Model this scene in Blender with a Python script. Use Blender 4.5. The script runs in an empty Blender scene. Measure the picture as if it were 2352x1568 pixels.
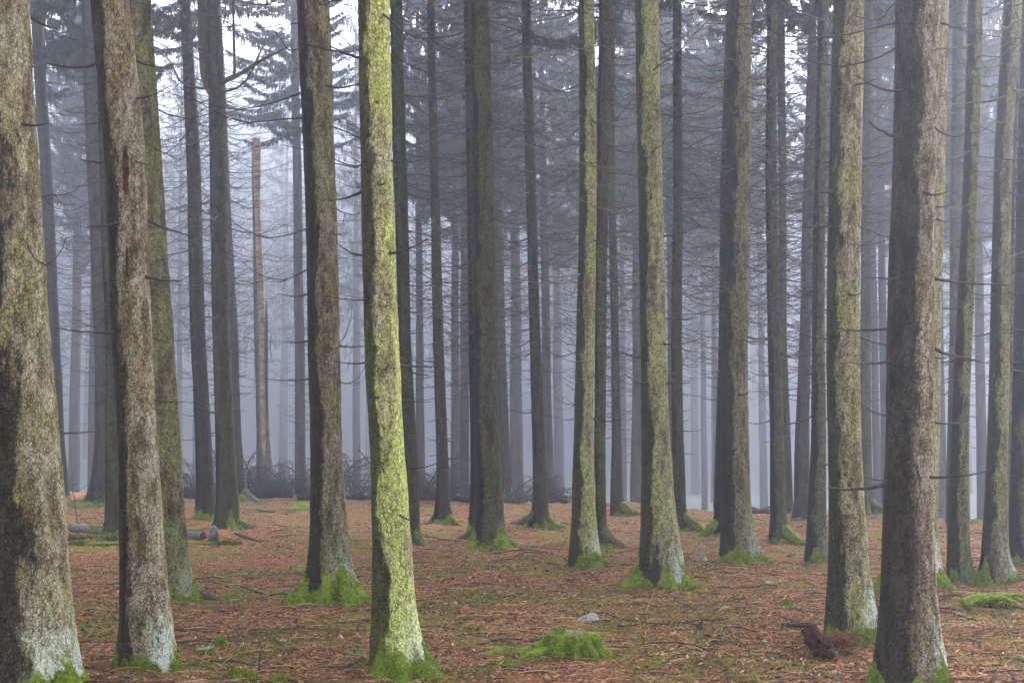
import bpy, math, random
import numpy as np

SC = bpy.context.scene
COL = SC.collection
rnd = random.Random(11)
rng = np.random.default_rng(11)
R = math.radians

# ------------------------------------------------------------------ camera
F, CX, CY, HOR, EYE = 3270.0, 1176.0, 784.0, 1020.0, 1.87      # measured on a 2352 x 1568 copy of the photograph
PITCH = math.atan((HOR - CY) / F)
cam_data = bpy.data.cameras.new('camera')
cam_data.sensor_width = 36.0
cam_data.lens = F / 2352.0 * 36.0
cam_data.clip_start, cam_data.clip_end = 0.05, 2000.0
cam = bpy.data.objects.new('camera', cam_data)
COL.objects.link(cam)
cam.location = (0, 0, EYE)
cam.rotation_euler = (R(90) + PITCH, 0, 0)
SC.camera = cam

# ------------------------------------------------------------------ light
SUN_TO = np.array((0.45, 0.85, 0.75))
SUN_TO /= np.linalg.norm(SUN_TO)
SUN_EL = math.asin(SUN_TO[2])
SUN_AZ = math.atan2(SUN_TO[0], SUN_TO[1])
world = bpy.data.worlds.new('World')
SC.world = world
world.use_nodes = True
wn = world.node_tree
bg = wn.nodes['Background']
sky = wn.nodes.new('ShaderNodeTexSky')
sky.sky_type = 'NISHITA'
sky.sun_disc = False
sky.sun_elevation = SUN_EL
sky.sun_rotation = SUN_AZ
sky.dust_density = 6.0
sky.air_density = 1.0
sky.ozone_density = 1.0
hsv = wn.nodes.new('ShaderNodeHueSaturation')
hsv.inputs['Saturation'].default_value = 0.42
wn.links.new(sky.outputs[0], hsv.inputs['Color'])
wn.links.new(hsv.outputs[0], bg.inputs['Color'])
bg.inputs['Strength'].default_value = 0.15
sun_data = bpy.data.lights.new('sun', 'SUN')
sun_data.energy = 2.2
sun_data.angle = R(30)
sun_data.color = (1.0, 0.98, 0.95)
sun = bpy.data.objects.new('sun', sun_data)
COL.objects.link(sun)
from mathutils import Vector
sun.rotation_euler = Vector(SUN_TO).to_track_quat('Z', 'Y').to_euler()
SC.view_settings.view_transform = 'Standard'
SC.view_settings.look = 'None'
SC.view_settings.gamma = 1.0
SC.view_settings.exposure = 2.36
SC.cycles.max_bounces = 6
SC.cycles.diffuse_bounces = 3
SC.cycles.glossy_bounces = 1
SC.cycles.volume_bounces = 1
SC.cycles.transparent_max_bounces = 8
SC.cycles.use_denoising = True
HAZE = 0.0032
ANISO = 0.72
DENSE = 3.6
WOOD_N = 1500
RANDN = 6
SIDEN = 30

# ------------------------------------------------------------------ helpers
def ray(px, py):
    cp, sp = math.cos(PITCH), math.sin(PITCH)
    u = CY - py
    return np.array((px - CX, F * cp - u * sp, F * sp + u * cp))

def at_depth(px, py, Y):
    d = ray(px, py)
    t = Y / d[1]
    return np.array((d[0] * t, Y, EYE + d[2] * t)), t

def wob(p, seed, freq, n=6):
    """smooth pseudo-noise in -1..1 from a sum of sines; p is (N,3) or (N,2)"""
    g = np.random.default_rng(seed)
    p = np.asarray(p, float)
    s = np.zeros(p.shape[0])
    for i in range(n):
        k = g.normal(size=p.shape[1])
        k *= freq * (0.6 + 1.1 * g.random()) / (np.linalg.norm(k) + 1e-9)
        s += np.sin(p @ k * 2 * math.pi + g.random() * 7)
    return s / (n ** 0.5) / 1.1

CREST_U = np.array((-0.6, -0.36, 0.0, 0.084, 0.13, 0.25, 0.33, 0.6))
CREST_Y = np.array((58.0, 55.0, 50.0, 45.0, 41.0, 38.5, 34.0, 30.0))

HILL = 0.42            # wooded slope added beyond the dip to block bare sky behind the mist

def ground_z(x, y):
    x = np.atleast_1d(np.asarray(x, float)); y = np.atleast_1d(np.asarray(y, float))
    p = np.stack([x, y], 1)
    z = 0.07 * wob(p, 3, 0.09, 5) + 0.035 * wob(p, 4, 0.35, 6) + 0.016 * wob(p, 5, 1.1, 7) + 0.012 * wob(p, 6, 2.8, 9)
    s = y - np.interp(x / np.maximum(y, 5.0), CREST_U, CREST_Y)
    s = np.where(y > 5, s, 0)
    drop = np.where(s > 0, 0.20 * (np.sqrt(s * s + 9.0) - 3.0), 0)
    rise = y - 135.0
    hill = HILL * 0.5 * (rise + np.sqrt(rise * rise + 400.0)) - HILL * 10.0 * np.exp(-np.maximum(-rise, 0) / 40.0) * 0
    hill = np.where(y > 60, hill - HILL * 0.5 * (-75.0 + math.sqrt(75.0 ** 2 + 400.0)), 0)
    return z - 2.7 * np.tanh(drop / 2.7) + hill

def gz(x, y):
    return float(ground_z(x, y)[0])

def hit(px, py):
    """where the sight line through a picture point meets the ground"""
    d = ray(px, py)
    lo = 4.0
    ys = np.arange(4.0, 90.0, 0.05)
    t = ys / d[1]
    h = EYE + d[2] * t - ground_z(d[0] * t, ys)
    i = np.nonzero(h < 0)[0]
    Y = float(ys[i[0]]) if len(i) else 60.0
    t = Y / d[1]
    return np.array((d[0] * t, Y, gz(d[0] * t, Y))), t

def mesh_np(name, V, faces, mat=None, smooth=True, attrs=None, cols=None, mats=None, fmat=None):
    """V (N,3); faces: list of (M,k) int arrays"""
    me = bpy.data.meshes.new(name)
    V = np.asarray(V, np.float32)
    faces = [np.asarray(f, np.int32) for f in faces if len(f)]
    loops = np.concatenate([f.ravel() for f in faces])
    tot = np.concatenate([np.full(len(f), f.shape[1], np.int32) for f in faces])
    start = np.concatenate([[0], np.cumsum(tot)[:-1]]).astype(np.int32)
    me.vertices.add(len(V)); me.vertices.foreach_set('co', V.ravel())
    me.loops.add(len(loops)); me.loops.foreach_set('vertex_index', loops)
    me.polygons.add(len(tot)); me.polygons.foreach_set('loop_start', start); me.polygons.foreach_set('loop_total', tot)
    me.polygons.foreach_set('use_smooth', np.full(len(tot), smooth))
    for k, a in (attrs or {}).items():
        me.attributes.new(k, 'FLOAT', 'POINT').data.foreach_set('value', np.asarray(a, np.float32))
    for k, a in (cols or {}).items():
        me.attributes.new(k, 'FLOAT_COLOR', 'POINT').data.foreach_set('color', np.asarray(a, np.float32).ravel())
    for m in (mats or ([mat] if mat else [])):
        me.materials.append(m)
    if fmat is not None:
        me.polygons.foreach_set('material_index', np.asarray(fmat, np.int32))
    me.update(calc_edges=True)
    me.validate()
    return me

def link(name, me, parent=None, loc=None):
    o = bpy.data.objects.new(name, me)
    COL.objects.link(o)
    if parent is not None:
        o.parent = parent
    if loc is not None:
        o.location = loc
    return o

def tag(o, label=None, cat=None, group=None, kind=None):
    if label: o['label'] = label
    if cat: o['category'] = cat
    if group: o['group'] = group
    if kind: o['kind'] = kind
    return o

def empty(name, loc, label, cat, group=None):
    o = bpy.data.objects.new(name, None)
    o.empty_display_size = 0.2
    COL.objects.link(o)
    o.location = loc
    return tag(o, label, cat, group)

def tube(pts, rad, sides=6, cap=True):
    """returns V, quads, tris for a tube along pts"""
    pts = np.asarray(pts, float); rad = np.asarray(rad, float)
    n = len(pts)
    tan = np.gradient(pts, axis=0)
    tan /= np.linalg.norm(tan, axis=1, keepdims=True) + 1e-12
    ref = np.array((0, 0, 1.0)) if abs(tan[:, 2]).mean() < 0.85 else np.array((1.0, 0, 0))
    a = np.cross(tan, ref); a /= np.linalg.norm(a, axis=1, keepdims=True) + 1e-12
    b = np.cross(tan, a)
    th = np.arange(sides) / sides * 2 * math.pi
    V = pts[:, None, :] + rad[:, None, None] * (np.cos(th)[None, :, None] * a[:, None, :] + np.sin(th)[None, :, None] * b[:, None, :])
    V = V.reshape(-1, 3)
    i = np.arange(n - 1)[:, None] * sides; j = np.arange(sides)[None, :]; j2 = (j + 1) % sides
    Q = np.stack([i + j, i + j2, i + sides + j2, i + sides + j], -1).reshape(-1, 4)
    T = np.zeros((0, 3), int)
    if cap:
        V = np.concatenate([V, pts[:1], pts[-1:]])
        c0, c1 = n * sides, n * sides + 1
        k = np.arange(sides); k2 = (k + 1) % sides
        T = np.concatenate([np.stack([k2, k, np.full(sides, c0)], 1), np.stack([(n - 1) * sides + k, (n - 1) * sides + k2, np.full(sides, c1)], 1)])
    return V, Q, T

class Bag:
    """collects pieces of ONE mesh"""
    def __init__(s):
        s.V, s.Q, s.T, s.n = [], [], [], 0
    def add(s, V, Q=None, T=None):
        s.V.append(np.asarray(V, float))
        if Q is not None and len(Q): s.Q.append(np.asarray(Q) + s.n)
        if T is not None and len(T): s.T.append(np.asarray(T) + s.n)
        s.n += len(V)
    def mesh(s, name, mat, smooth=True, attrs=None):
        fs = []
        if s.Q: fs.append(np.concatenate(s.Q))
        if s.T: fs.append(np.concatenate(s.T))
        return mesh_np(name, np.concatenate(s.V), fs, mat, smooth, attrs)

# ------------------------------------------------------------------ materials
class NT:
    def __init__(s, name):
        s.m = bpy.data.materials.new(name); s.m.use_nodes = True
        s.t = s.m.node_tree
        s.bsdf = s.t.nodes['Principled BSDF']
    def n(s, typ, ins=None, **kw):
        nd = s.t.nodes.new('ShaderNode' + typ)
        for k, v in kw.items(): setattr(nd, k, v)
        for k, v in (ins or {}).items():
            if hasattr(v, 'links') or isinstance(v, bpy.types.NodeSocket): s.t.links.new(v, nd.inputs[k])
            else: nd.inputs[k].default_value = v
        return nd
    def set(s, **kw):
        for k, v in kw.items():
            k = k.replace('_', ' ')
            if isinstance(v, bpy.types.NodeSocket): s.t.links.new(v, s.bsdf.inputs[k])
            else: s.bsdf.inputs[k].default_value = v
    def math(s, op, a, b=0.0, clamp=False):
        nd = s.t.nodes.new('ShaderNodeMath'); nd.operation = op; nd.use_clamp = clamp
        for i, v in enumerate((a, b)):
            if isinstance(v, bpy.types.NodeSocket): s.t.links.new(v, nd.inputs[i])
            else: nd.inputs[i].default_value = v
        return nd.outputs[0]
    def mix(s, fac, a, b, mode='MIX'):
        nd = s.t.nodes.new('ShaderNodeMix'); nd.data_type = 'RGBA'; nd.blend_type = mode
        for k, v in ((0, fac), (6, a), (7, b)):
            if isinstance(v, bpy.types.NodeSocket): s.t.links.new(v, nd.inputs[k])
            else: nd.inputs[k].default_value = v if k == 0 else (*v, 1.0)
        return nd.outputs[2]
    def noise(s, vec, scale, detail=3.0, rough=0.55):
        return s.n('TexNoise', {'Vector': vec, 'Scale': scale, 'Detail': detail, 'Roughness': rough}).outputs['Fac']
    def step(s, x, lo, hi):
        nd = s.n('MapRange', {'Value': x, 'From Min': lo, 'From Max': hi}); nd.interpolation_type = 'SMOOTHSTEP'
        return nd.outputs[0]
    def attr(s, name, out='Fac'):
        return s.n('Attribute', attribute_name=name).outputs[out]
    def bump(s, h, strength=0.5, dist=0.02):
        return s.n('Bump', {'Height': h, 'Strength': strength, 'Distance': dist}).outputs[0]

def make_bark():
    k = NT('spruce_bark')
    tc = k.n('TexCoord').outputs['Object']
    rand = k.n('ObjectInfo').outputs['Random']
    off = k.n('CombineXYZ', {'X': k.math('MULTIPLY', rand, 37.0), 'Y': k.math('MULTIPLY', rand, 91.0), 'Z': k.math('MULTIPLY', rand, 13.0)}).outputs[0]
    vec = k.n('VectorMath', {0: tc, 1: off}, operation='ADD').outputs[0]
    sq = k.n('Mapping', {'Vector': vec, 'Scale': (1, 1, 0.62)}).outputs[0]
    sq2 = k.n('Mapping', {'Vector': vec, 'Scale': (1, 1, 0.3)}).outputs[0]
    tp = k.n('SeparateColor', {'Color': k.n('Attribute', attribute_name='tp').outputs['Color']})
    green, stain, lichen = tp.outputs[0], tp.outputs[1], tp.outputs[2]
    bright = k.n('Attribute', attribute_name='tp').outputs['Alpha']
    side, moss = k.attr('side'), k.attr('moss')
    hgt = k.n('SeparateXYZ', {'Vector': tc}).outputs['Z']
    nw = k.n('TexNoise', {'Vector': sq, 'Scale': 26.0, 'Detail': 2.0})
    warp = k.n('VectorMath', {0: sq, 1: k.n('VectorMath', {0: nw.outputs['Color'], 'Scale': 0.022}, operation='SCALE').outputs[0]}, operation='ADD').outputs[0]
    vor = k.n('TexVoronoi', {'Vector': warp, 'Scale': 42.0, 'Randomness': 1.0})
    cell = k.n('SeparateColor', {'Color': vor.outputs['Color']}).outputs[0]
    edge = k.n('TexVoronoi', {'Vector': warp, 'Scale': 42.0}, feature='DISTANCE_TO_EDGE').outputs['Distance']
    crack = k.step(k.math('ADD', edge, k.math('MULTIPLY', k.math('SUBTRACT', nw.outputs['Fac'], 0.5), 0.5)), -0.02, 0.16)
    n_big = k.noise(vec, 1.6, 4.0)
    n_mid = k.noise(sq2, 9.0, 5.0, 0.65)
    n_fine = k.noise(vec, 90.0, 3.0, 0.7)
    n_patch = k.noise(sq2, 4.2, 5.0, 0.6)
    base = k.mix(k.step(n_mid, 0.38, 0.62), (0.078, 0.050, 0.030), (0.215, 0.180, 0.135))
    base = k.mix(k.math('MULTIPLY', k.step(n_patch, 0.52, 0.68), 0.55), base, (0.15, 0.085, 0.058))
    g = k.math('MULTIPLY', green, k.step(k.math('ADD', k.math('MULTIPLY', n_patch, 0.75), k.math('MULTIPLY', n_big, 0.55)), 0.55, 0.72))
    g = k.math('ADD', k.math('MULTIPLY', g, 0.72), k.math('MULTIPLY', green, 0.26), clamp=True)
    base = k.mix(g, base, (0.262, 0.285, 0.085))
    base = k.mix(1.0, base, k.mix(cell, (0.80, 0.79, 0.78), (1.2, 1.2, 1.19)), 'MULTIPLY')
    base = k.mix(1.0, base, k.mix(crack, (0.42, 0.40, 0.38), (1.06, 1.06, 1.06)), 'MULTIPLY')
    base = k.mix(1.0, base, k.mix(k.step(n_fine, 0.28, 0.72), (0.45, 0.44, 0.43), (1.45, 1.46, 1.47)), 'MULTIPLY')
    blot = k.math('MULTIPLY', k.step(k.noise(sq, 9.0, 6.0, 0.72), 0.55, 0.66), 0.55)
    base = k.mix(blot, base, k.mix(1.0, base, (0.30, 0.27, 0.25), 'MULTIPLY'))
    # pale crust lichen, mostly low down on the side away from the wet streak
    lowness = k.step(hgt, 1.15, 0.0)
    dry = k.step(side, 0.55, -0.55)
    lsum = k.math('ADD', k.math('MULTIPLY', k.noise(sq2, 22.0, 6.0, 0.75), 1.0), k.math('MULTIPLY', k.noise(vec, 48.0, 3.0, 0.7), 0.75))
    lthr = k.math('ADD', lsum, k.math('MULTIPLY', k.math('MULTIPLY', lowness, dry), 0.36))
    lmask = k.math('MULTIPLY', k.step(lthr, 1.05, 1.30), k.math('MULTIPLY', lichen, 0.85))
    base = k.mix(lmask, base, k.mix(n_fine, (0.26, 0.31, 0.24), (0.42, 0.47, 0.40)))
    spk = k.math('MULTIPLY', k.step(k.noise(vec, 55.0, 2.0), 0.68, 0.74), k.math('ADD', k.math('MULTIPLY', lichen, 0.5), 0.12))
    base = k.mix(spk, base, (0.50, 0.52, 0.46))
    # wet dark streak with a ragged border
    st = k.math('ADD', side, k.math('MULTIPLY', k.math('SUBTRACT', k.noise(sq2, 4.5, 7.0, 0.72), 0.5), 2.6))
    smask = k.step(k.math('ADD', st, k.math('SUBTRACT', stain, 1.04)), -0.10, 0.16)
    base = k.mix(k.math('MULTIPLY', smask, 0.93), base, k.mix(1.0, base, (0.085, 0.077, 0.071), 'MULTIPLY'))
    base = k.mix(1.0, base, k.n('CombineColor', {0: bright, 1: bright, 2: bright}).outputs[0], 'MULTIPLY')  # per-tree brightness: front bark lightened as if lit, trunks behind darkened as if backlit
    # moss on the root swellings
    mm = k.step(k.math('ADD', moss, k.math('MULTIPLY', k.math('SUBTRACT', k.noise(vec, 13.0, 6.0, 0.72), 0.5), 2.0)), 0.38, 0.62)
    mcol = k.mix(k.step(k.math('ADD', k.math('MULTIPLY', k.noise(vec, 30.0, 5.0, 0.75), 0.6), k.math('MULTIPLY', k.noise(vec, 7.0, 3.0), 0.4)), 0.34, 0.64), (0.045, 0.065, 0.010), (0.25, 0.335, 0.028))
    base = k.mix(mm, base, mcol)
    hsum = k.math('ADD', k.math('MULTIPLY', crack, 0.5), k.math('ADD', k.math('MULTIPLY', n_mid, 0.5), k.math('MULTIPLY', n_fine, 0.5)))
    k.set(Base_Color=base, Roughness=k.mix(smask, (0.9,) * 3, (0.75,) * 3), Normal=k.bump(hsum, 0.9, 0.018))
    k.bsdf.inputs['Specular IOR Level'].default_value = 0.15
    return k.m

def simple(name, c0, c1, scale, rough=0.85, c2=None, bump=0.4, detail=5.0, dist=0.01):
    k = NT(name)
    tc = k.n('TexCoord').outputs['Object']
    rand = k.n('ObjectInfo').outputs['Random']
    off = k.n('CombineXYZ', {'X': k.math('MULTIPLY', rand, 37.0), 'Y': k.math('MULTIPLY', rand, 91.0), 'Z': rand}).outputs[0]
    vec = k.n('VectorMath', {0: tc, 1: off}, operation='ADD').outputs[0]
    n1 = k.noise(vec, scale, detail, 0.65)
    col = k.mix(k.step(n1, 0.32, 0.68), c0, c1)
    if c2:
        col = k.mix(k.step(k.noise(vec, scale * 0.35, 4.0), 0.52, 0.66), col, c2)
    k.set(Base_Color=col, Roughness=rough)
    if bump: k.set(Normal=k.bump(n1, bump, dist))
    k.bsdf.inputs['Specular IOR Level'].default_value = 0.25
    return k.m

def island(name, stops, rough=0.8, attr=None):
    """colour that varies from piece to piece of scattered stuff"""
    k = NT(name)
    r = k.n('NewGeometry').outputs['Random Per Island'] if attr is None else k.attr(attr)
    cr = k.t.nodes.new('ShaderNodeValToRGB')
    k.t.links.new(r, cr.inputs[0])
    el = cr.color_ramp.elements
    while len(el) < len(stops): el.new(0.5)
    for e, (p, c) in zip(el, stops):
        e.position = p; e.color = (*c, 1)
    k.set(Base_Color=cr.outputs[0], Roughness=rough)
    k.bsdf.inputs['Specular IOR Level'].default_value = 0.05
    return k

M_BARK = make_bark()
M_TWIG = simple('dead_twig', (0.030, 0.024, 0.020), (0.075, 0.062, 0.050), 14.0, 0.8, bump=0)
M_TWIG_PALE = simple('mossy_twig', (0.10, 0.10, 0.045), (0.20, 0.20, 0.09), 10.0, 0.85, bump=0)
M_MOSS = simple('moss_cushion', (0.06, 0.10, 0.008), (0.27, 0.36, 0.03), 26.0, 0.95, c2=(0.13, 0.19, 0.02), bump=0.6)
M_LOG = simple('wet_log', (0.012, 0.008, 0.007), (0.036, 0.021, 0.017), 9.0, 0.8, c2=(0.02, 0.018, 0.016))
M_GREYLOG = simple('grey_log', (0.075, 0.072, 0.066), (0.17, 0.165, 0.15), 12.0, 0.8, c2=(0.05, 0.055, 0.035))
M_ROT = simple('rotten_wood', (0.028, 0.012, 0.008), (0.13, 0.045, 0.024), 22.0, 0.9, c2=(0.014, 0.010, 0.008), bump=1.0, dist=0.04)
M_SPLIT = simple('split_red_wood', (0.11, 0.045, 0.025), (0.30, 0.145, 0.075), 18.0, 0.85)
M_STONE = simple('pale_stone', (0.17, 0.155, 0.145), (0.36, 0.34, 0.315), 14.0, 0.85, c2=(0.11, 0.10, 0.085))
M_CUT = simple('cut_wood', (0.20, 0.11, 0.055), (0.36, 0.22, 0.11), 20.0, 0.8)
M_DARKEND = simple('weathered_end', (0.03, 0.03, 0.03), (0.09, 0.085, 0.075), 20.0, 0.8)
_n = island('spruce_needles', [(0.0, (0.014, 0.024, 0.012)), (0.5, (0.030, 0.048, 0.024)), (0.85, (0.045, 0.062, 0.030)), (1.0, (0.06, 0.05, 0.03))], 0.7)
M_NEEDLE = _n.m
M_CHIP = island('cone_scales_and_bark_chips', [(0.0, (0.06, 0.028, 0.018)), (0.40, (0.13, 0.057, 0.033)), (0.68, (0.29, 0.125, 0.064)), (0.90, (0.48, 0.25, 0.15)), (1.0, (0.62, 0.42, 0.30))], 0.75).m
M_STRAW = island('dry_straw', [(0.0, (0.14, 0.065, 0.035)), (0.5, (0.36, 0.19, 0.09)), (0.9, (0.55, 0.36, 0.19)), (1.0, (0.60, 0.46, 0.28))], 0.8).m
M_BLADE = island('moss_blades', [(0.0, (0.055, 0.085, 0.010)), (0.5, (0.16, 0.225, 0.022)), (1.0, (0.32, 0.39, 0.055))], 0.9).m
M_GRASS = island('grass_blades', [(0.0, (0.04, 0.075, 0.012)), (0.55, (0.12, 0.18, 0.03)), (0.85, (0.22, 0.26, 0.06)), (1.0, (0.32, 0.25, 0.11))], 0.85).m

def make_ground_mat():
    k = NT('needle_covered_ground')
    p = k.n('NewGeometry').outputs['Position']
    n1 = k.noise(p, 0.45, 4.0, 0.6)
    n2 = k.noise(p, 2.6, 5.0, 0.65)
    n3 = k.noise(p, 22.0, 5.0, 0.7)
    n4 = k.noise(p, 95.0, 3.0, 0.7)
    v = k.n('TexVoronoi', {'Vector': p, 'Scale': 42.0})
    cell = k.n('SeparateColor', {'Color': v.outputs['Color']}).outputs[0]
    col = k.mix(k.step(n3, 0.3, 0.7), (0.040, 0.020, 0.014), (0.190, 0.088, 0.052))
    col = k.mix(k.math('MULTIPLY', k.step(n2, 0.52, 0.70), 0.7), col, (0.045, 0.026, 0.021))
    col = k.mix(k.step(cell, 0.80, 0.92), col, k.mix(n4, (0.20, 0.10, 0.065), (0.40, 0.24, 0.17)))
    gm = k.math('ADD', k.math('MULTIPLY', n1, 0.6), k.math('ADD', k.math('MULTIPLY', n2, 0.35), k.math('MULTIPLY', n3, 0.25)))
    col = k.mix(k.math('MULTIPLY', k.step(gm, 0.57, 0.69), 0.8), col, k.mix(n3, (0.05, 0.055, 0.012), (0.14, 0.15, 0.035)))
    col = k.mix(1.0, col, k.mix(n4, (0.70, 0.62, 0.53), (2.8, 2.5, 2.1)), 'MULTIPLY')
    far = k.step(k.math('ADD', k.n('SeparateXYZ', {'Vector': p}).outputs['Y'], k.math('MULTIPLY', n1, 24.0)), 74.0, 92.0)
    col = k.mix(far, col, k.mix(n2, (0.05, 0.055, 0.05), (0.12, 0.125, 0.115)))          # grey put into the far ground's colour to keep the mist neutral
    h = k.math('ADD', n3, k.math('MULTIPLY', n4, 0.4))
    k.set(Base_Color=col, Roughness=0.88, Normal=k.bump(h, 1.0, 0.05))
    k.bsdf.inputs['Specular IOR Level'].default_value = 0.03
    return k.m
M_GROUND = make_ground_mat()

# ------------------------------------------------------------------ ground
def build_ground():
    xs = np.concatenate([np.linspace(-260, -24, 40), np.arange(-23.5, 23.6, 0.13), np.linspace(24, 260, 40)])
    ys = np.concatenate([np.linspace(-60, 5, 40), np.arange(5.2, 22, 0.10), np.arange(22, 66, 0.22), np.linspace(67, 300, 110)])
    X, Y = np.meshgrid(xs, ys)
    Z = ground_z(X.ravel(), Y.ravel())
    V = np.stack([X.ravel(), Y.ravel(), Z], 1)
    nx, ny = len(xs), len(ys)
    i = np.arange(ny - 1)[:, None] * nx; j = np.arange(nx - 1)[None, :]
    Q = np.stack([i + j, i + j + 1, i + nx + j + 1, i + nx + j], -1).reshape(-1, 4)
    tag(link('ground', mesh_np('ground', V, [Q], M_GROUND)), kind='structure')
build_ground()

# ------------------------------------------------------------------ branches shared by the trees
def twig_path(L, sag, lift, kink, g, n=11):
    t = np.linspace(0, 1, n)
    x = L * t
    z = -sag * L * np.sin(np.minimum(t * 1.25, 1) * math.pi) * 0.6 + lift * L * t ** 2.2
    y = np.cumsum(g.normal(size=n)) * kink * L / n
    y -= y[0]
    z = z + np.cumsum(g.normal(size=n)) * kink * L / n * 0.6
    z -= z[0]
    return np.stack([x, y, z], 1)

def branch_mesh(seed, L, r0, sag, lift, nsub, sides=5, mat=None):
    g = np.random.default_rng(seed)
    b = Bag()
    p = twig_path(L, sag, lift, 0.13, g)
    p[0, 0] -= 0.04
    rad = r0 * np.linspace(1, 0.32, len(p))
    p = np.concatenate([p[:1], p[:1] + (p[1] - p[0]) * min(0.9, 0.055 / np.linalg.norm(p[1] - p[0])), p[1:]])
    rad = np.concatenate([[r0 * 2.9], [r0 * 1.35], rad[1:]])
    b.add(*tube(p, rad, sides))
    for s in range(nsub):
        t = 0.25 + 0.7 * g.random()
        i = t * (len(p) - 1); k = int(i); q = p[k] + (p[min(k + 1, len(p) - 1)] - p[k]) * (i - k)
        l = L * (0.15 + 0.32 * g.random()) * (1.2 - t)
        a = (1 if s % 2 else -1) * (0.5 + 0.5 * g.random())
        tt = np.linspace(0, 1, 6)
        sp = np.stack([q[0] + l * tt * math.cos(a), q[1] + l * tt * math.sin(a), q[2] + l * (-0.15 * np.sin(tt * 3) + (g.random() - 0.35) * 0.6 * tt ** 2)], 1)
        b.add(*tube(sp, np.interp(t, [0, 1], [r0, r0 * 0.32]) * np.linspace(0.6, 0.25, 6), 4))
    return b.mesh('dead_branch', mat or M_TWIG)

BRANCH = [branch_mesh(100 + i, 1.6 + 0.14 * i, 0.0115, 0.05 + 0.10 * ((i * 7) % 5) / 5, 0.02 + 0.34 * ((i * 3) % 7) / 7, 3 + i % 5) for i in range(12)]
STUB = [branch_mesh(200 + i, 0.32 + 0.05 * i, 0.012, 0.04, 0.10 * (i % 3), 0) for i in range(5)]
PALE = [branch_mesh(230 + i, 1.2 + 0.2 * i, 0.012, 0.06, 0.10 + 0.05 * i, 2, mat=M_TWIG_PALE) for i in range(4)]

def foliage_mesh(seed, H=14.0, Rm=2.5, dens=1.0):
    """hanging needle sprays of one spruce crown; base at z = 0"""
    g = np.random.default_rng(seed)
    P0, P1, W, wood = [], [], [], Bag()
    z = 0.0
    while z < H - 0.3:
        f = z / H
        Lm = Rm * (1 - f) ** 0.75 * (0.62 + 0.38 * min(1, f / 0.12)) + 0.15
        for b in range(4 if f < 0.1 else 5):
            if f < 0.18 and g.random() < 0.35: continue
            az = g.random() * 6.283
            L = Lm * (0.65 + 0.5 * g.random())
            n = 9
            t = np.linspace(0, 1, n)
            zz = z + g.normal() * 0.12 - L * (0.30 * t * (1 - f * 1.2)) - 0.10 * L * np.sin(t * 3.1) + 0.22 * L * t ** 3
            pts = np.stack([L * t * math.cos(az), L * t * math.sin(az), zz], 1)
            wood.add(*tube(pts, np.linspace(0.016, 0.004, n), 3, cap=False))
            m = int(L * 30 * dens)
            if m < 4: m = 4
            ts = 0.12 + 0.88 * g.random(m) ** 0.8
            q = np.stack([np.interp(ts, t, pts[:, c]) for c in range(3)], 1)
            side = np.where(g.random(m) < 0.5, 1.0, -1.0)
            hang = g.random(m) < 0.55
            l = (0.16 + 0.30 * g.random(m)) * (1.15 - 0.5 * ts)
            aa = az + side * (0.5 + 0.7 * g.random(m))
            dx = np.where(hang, 0.25, 0.9) * l * np.cos(aa); dy = np.where(hang, 0.25, 0.9) * l * np.sin(aa)
            dz = np.where(hang, -1.0, -0.35 + 0.3 * g.random(m)) * l * (0.8 + 0.6 * g.random(m))
            P0.append(q); P1.append(q + np.stack([dx, dy, dz], 1)); W.append(0.016 + 0.020 * g.random(m))
        z += 0.34 + 0.12 * g.random()
    P0, P1, W = np.concatenate(P0), np.concatenate(P1), np.concatenate(W)
    d = P1 - P0
    r = g.normal(size=d.shape); s = np.cross(d, r); s /= np.linalg.norm(s, axis=1, keepdims=True) + 1e-9
    w = s * W[:, None]
    mid = P0 + d * 0.45
    V = np.stack([P0, mid + w, P1, mid - w], 1).reshape(-1, 3)
    Q = np.arange(len(V)).reshape(-1, 4)
    wV = np.concatenate(wood.V); wQ = np.concatenate(wood.Q) + len(V)
    return mesh_np('crown', np.concatenate([V, wV]), [Q, wQ], mats=[M_NEEDLE, M_TWIG], smooth=False,
                   fmat=np.concatenate([np.zeros(len(Q)), np.ones(len(wQ))]))

CROWN = [foliage_mesh(300 + i, 14.0, 3.0 + 0.2 * i, DENSE) for i in range(4)]
FARCROWN = [foliage_mesh(310 + i, 14.0, 2.3 + 0.15 * i, 0.9) for i in range(4)]

def blades(P, Nn, length, width, mat, name, seed=1, lean=0.85):
    """short tapering blades at points P growing along Nn: ONE mesh"""
    g = np.random.default_rng(seed)
    n = len(P)
    d = Nn + g.normal(size=(n, 3)) * lean
    d /= np.linalg.norm(d, axis=1, keepdims=True) + 1e-9
    L = length * (0.5 + 0.9 * g.random((n, 1)))
    s = np.cross(d, g.normal(size=(n, 3))); s /= np.linalg.norm(s, axis=1, keepdims=True) + 1e-9
    w = s * width
    bend = g.normal(size=(n, 3)) * 0.25
    V = np.stack([P - w, P + w, P + (d + bend) * L], 1).reshape(-1, 3)
    return mesh_np(name, V, [np.arange(3 * n).reshape(-1, 3)], mat, smooth=False)

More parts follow.
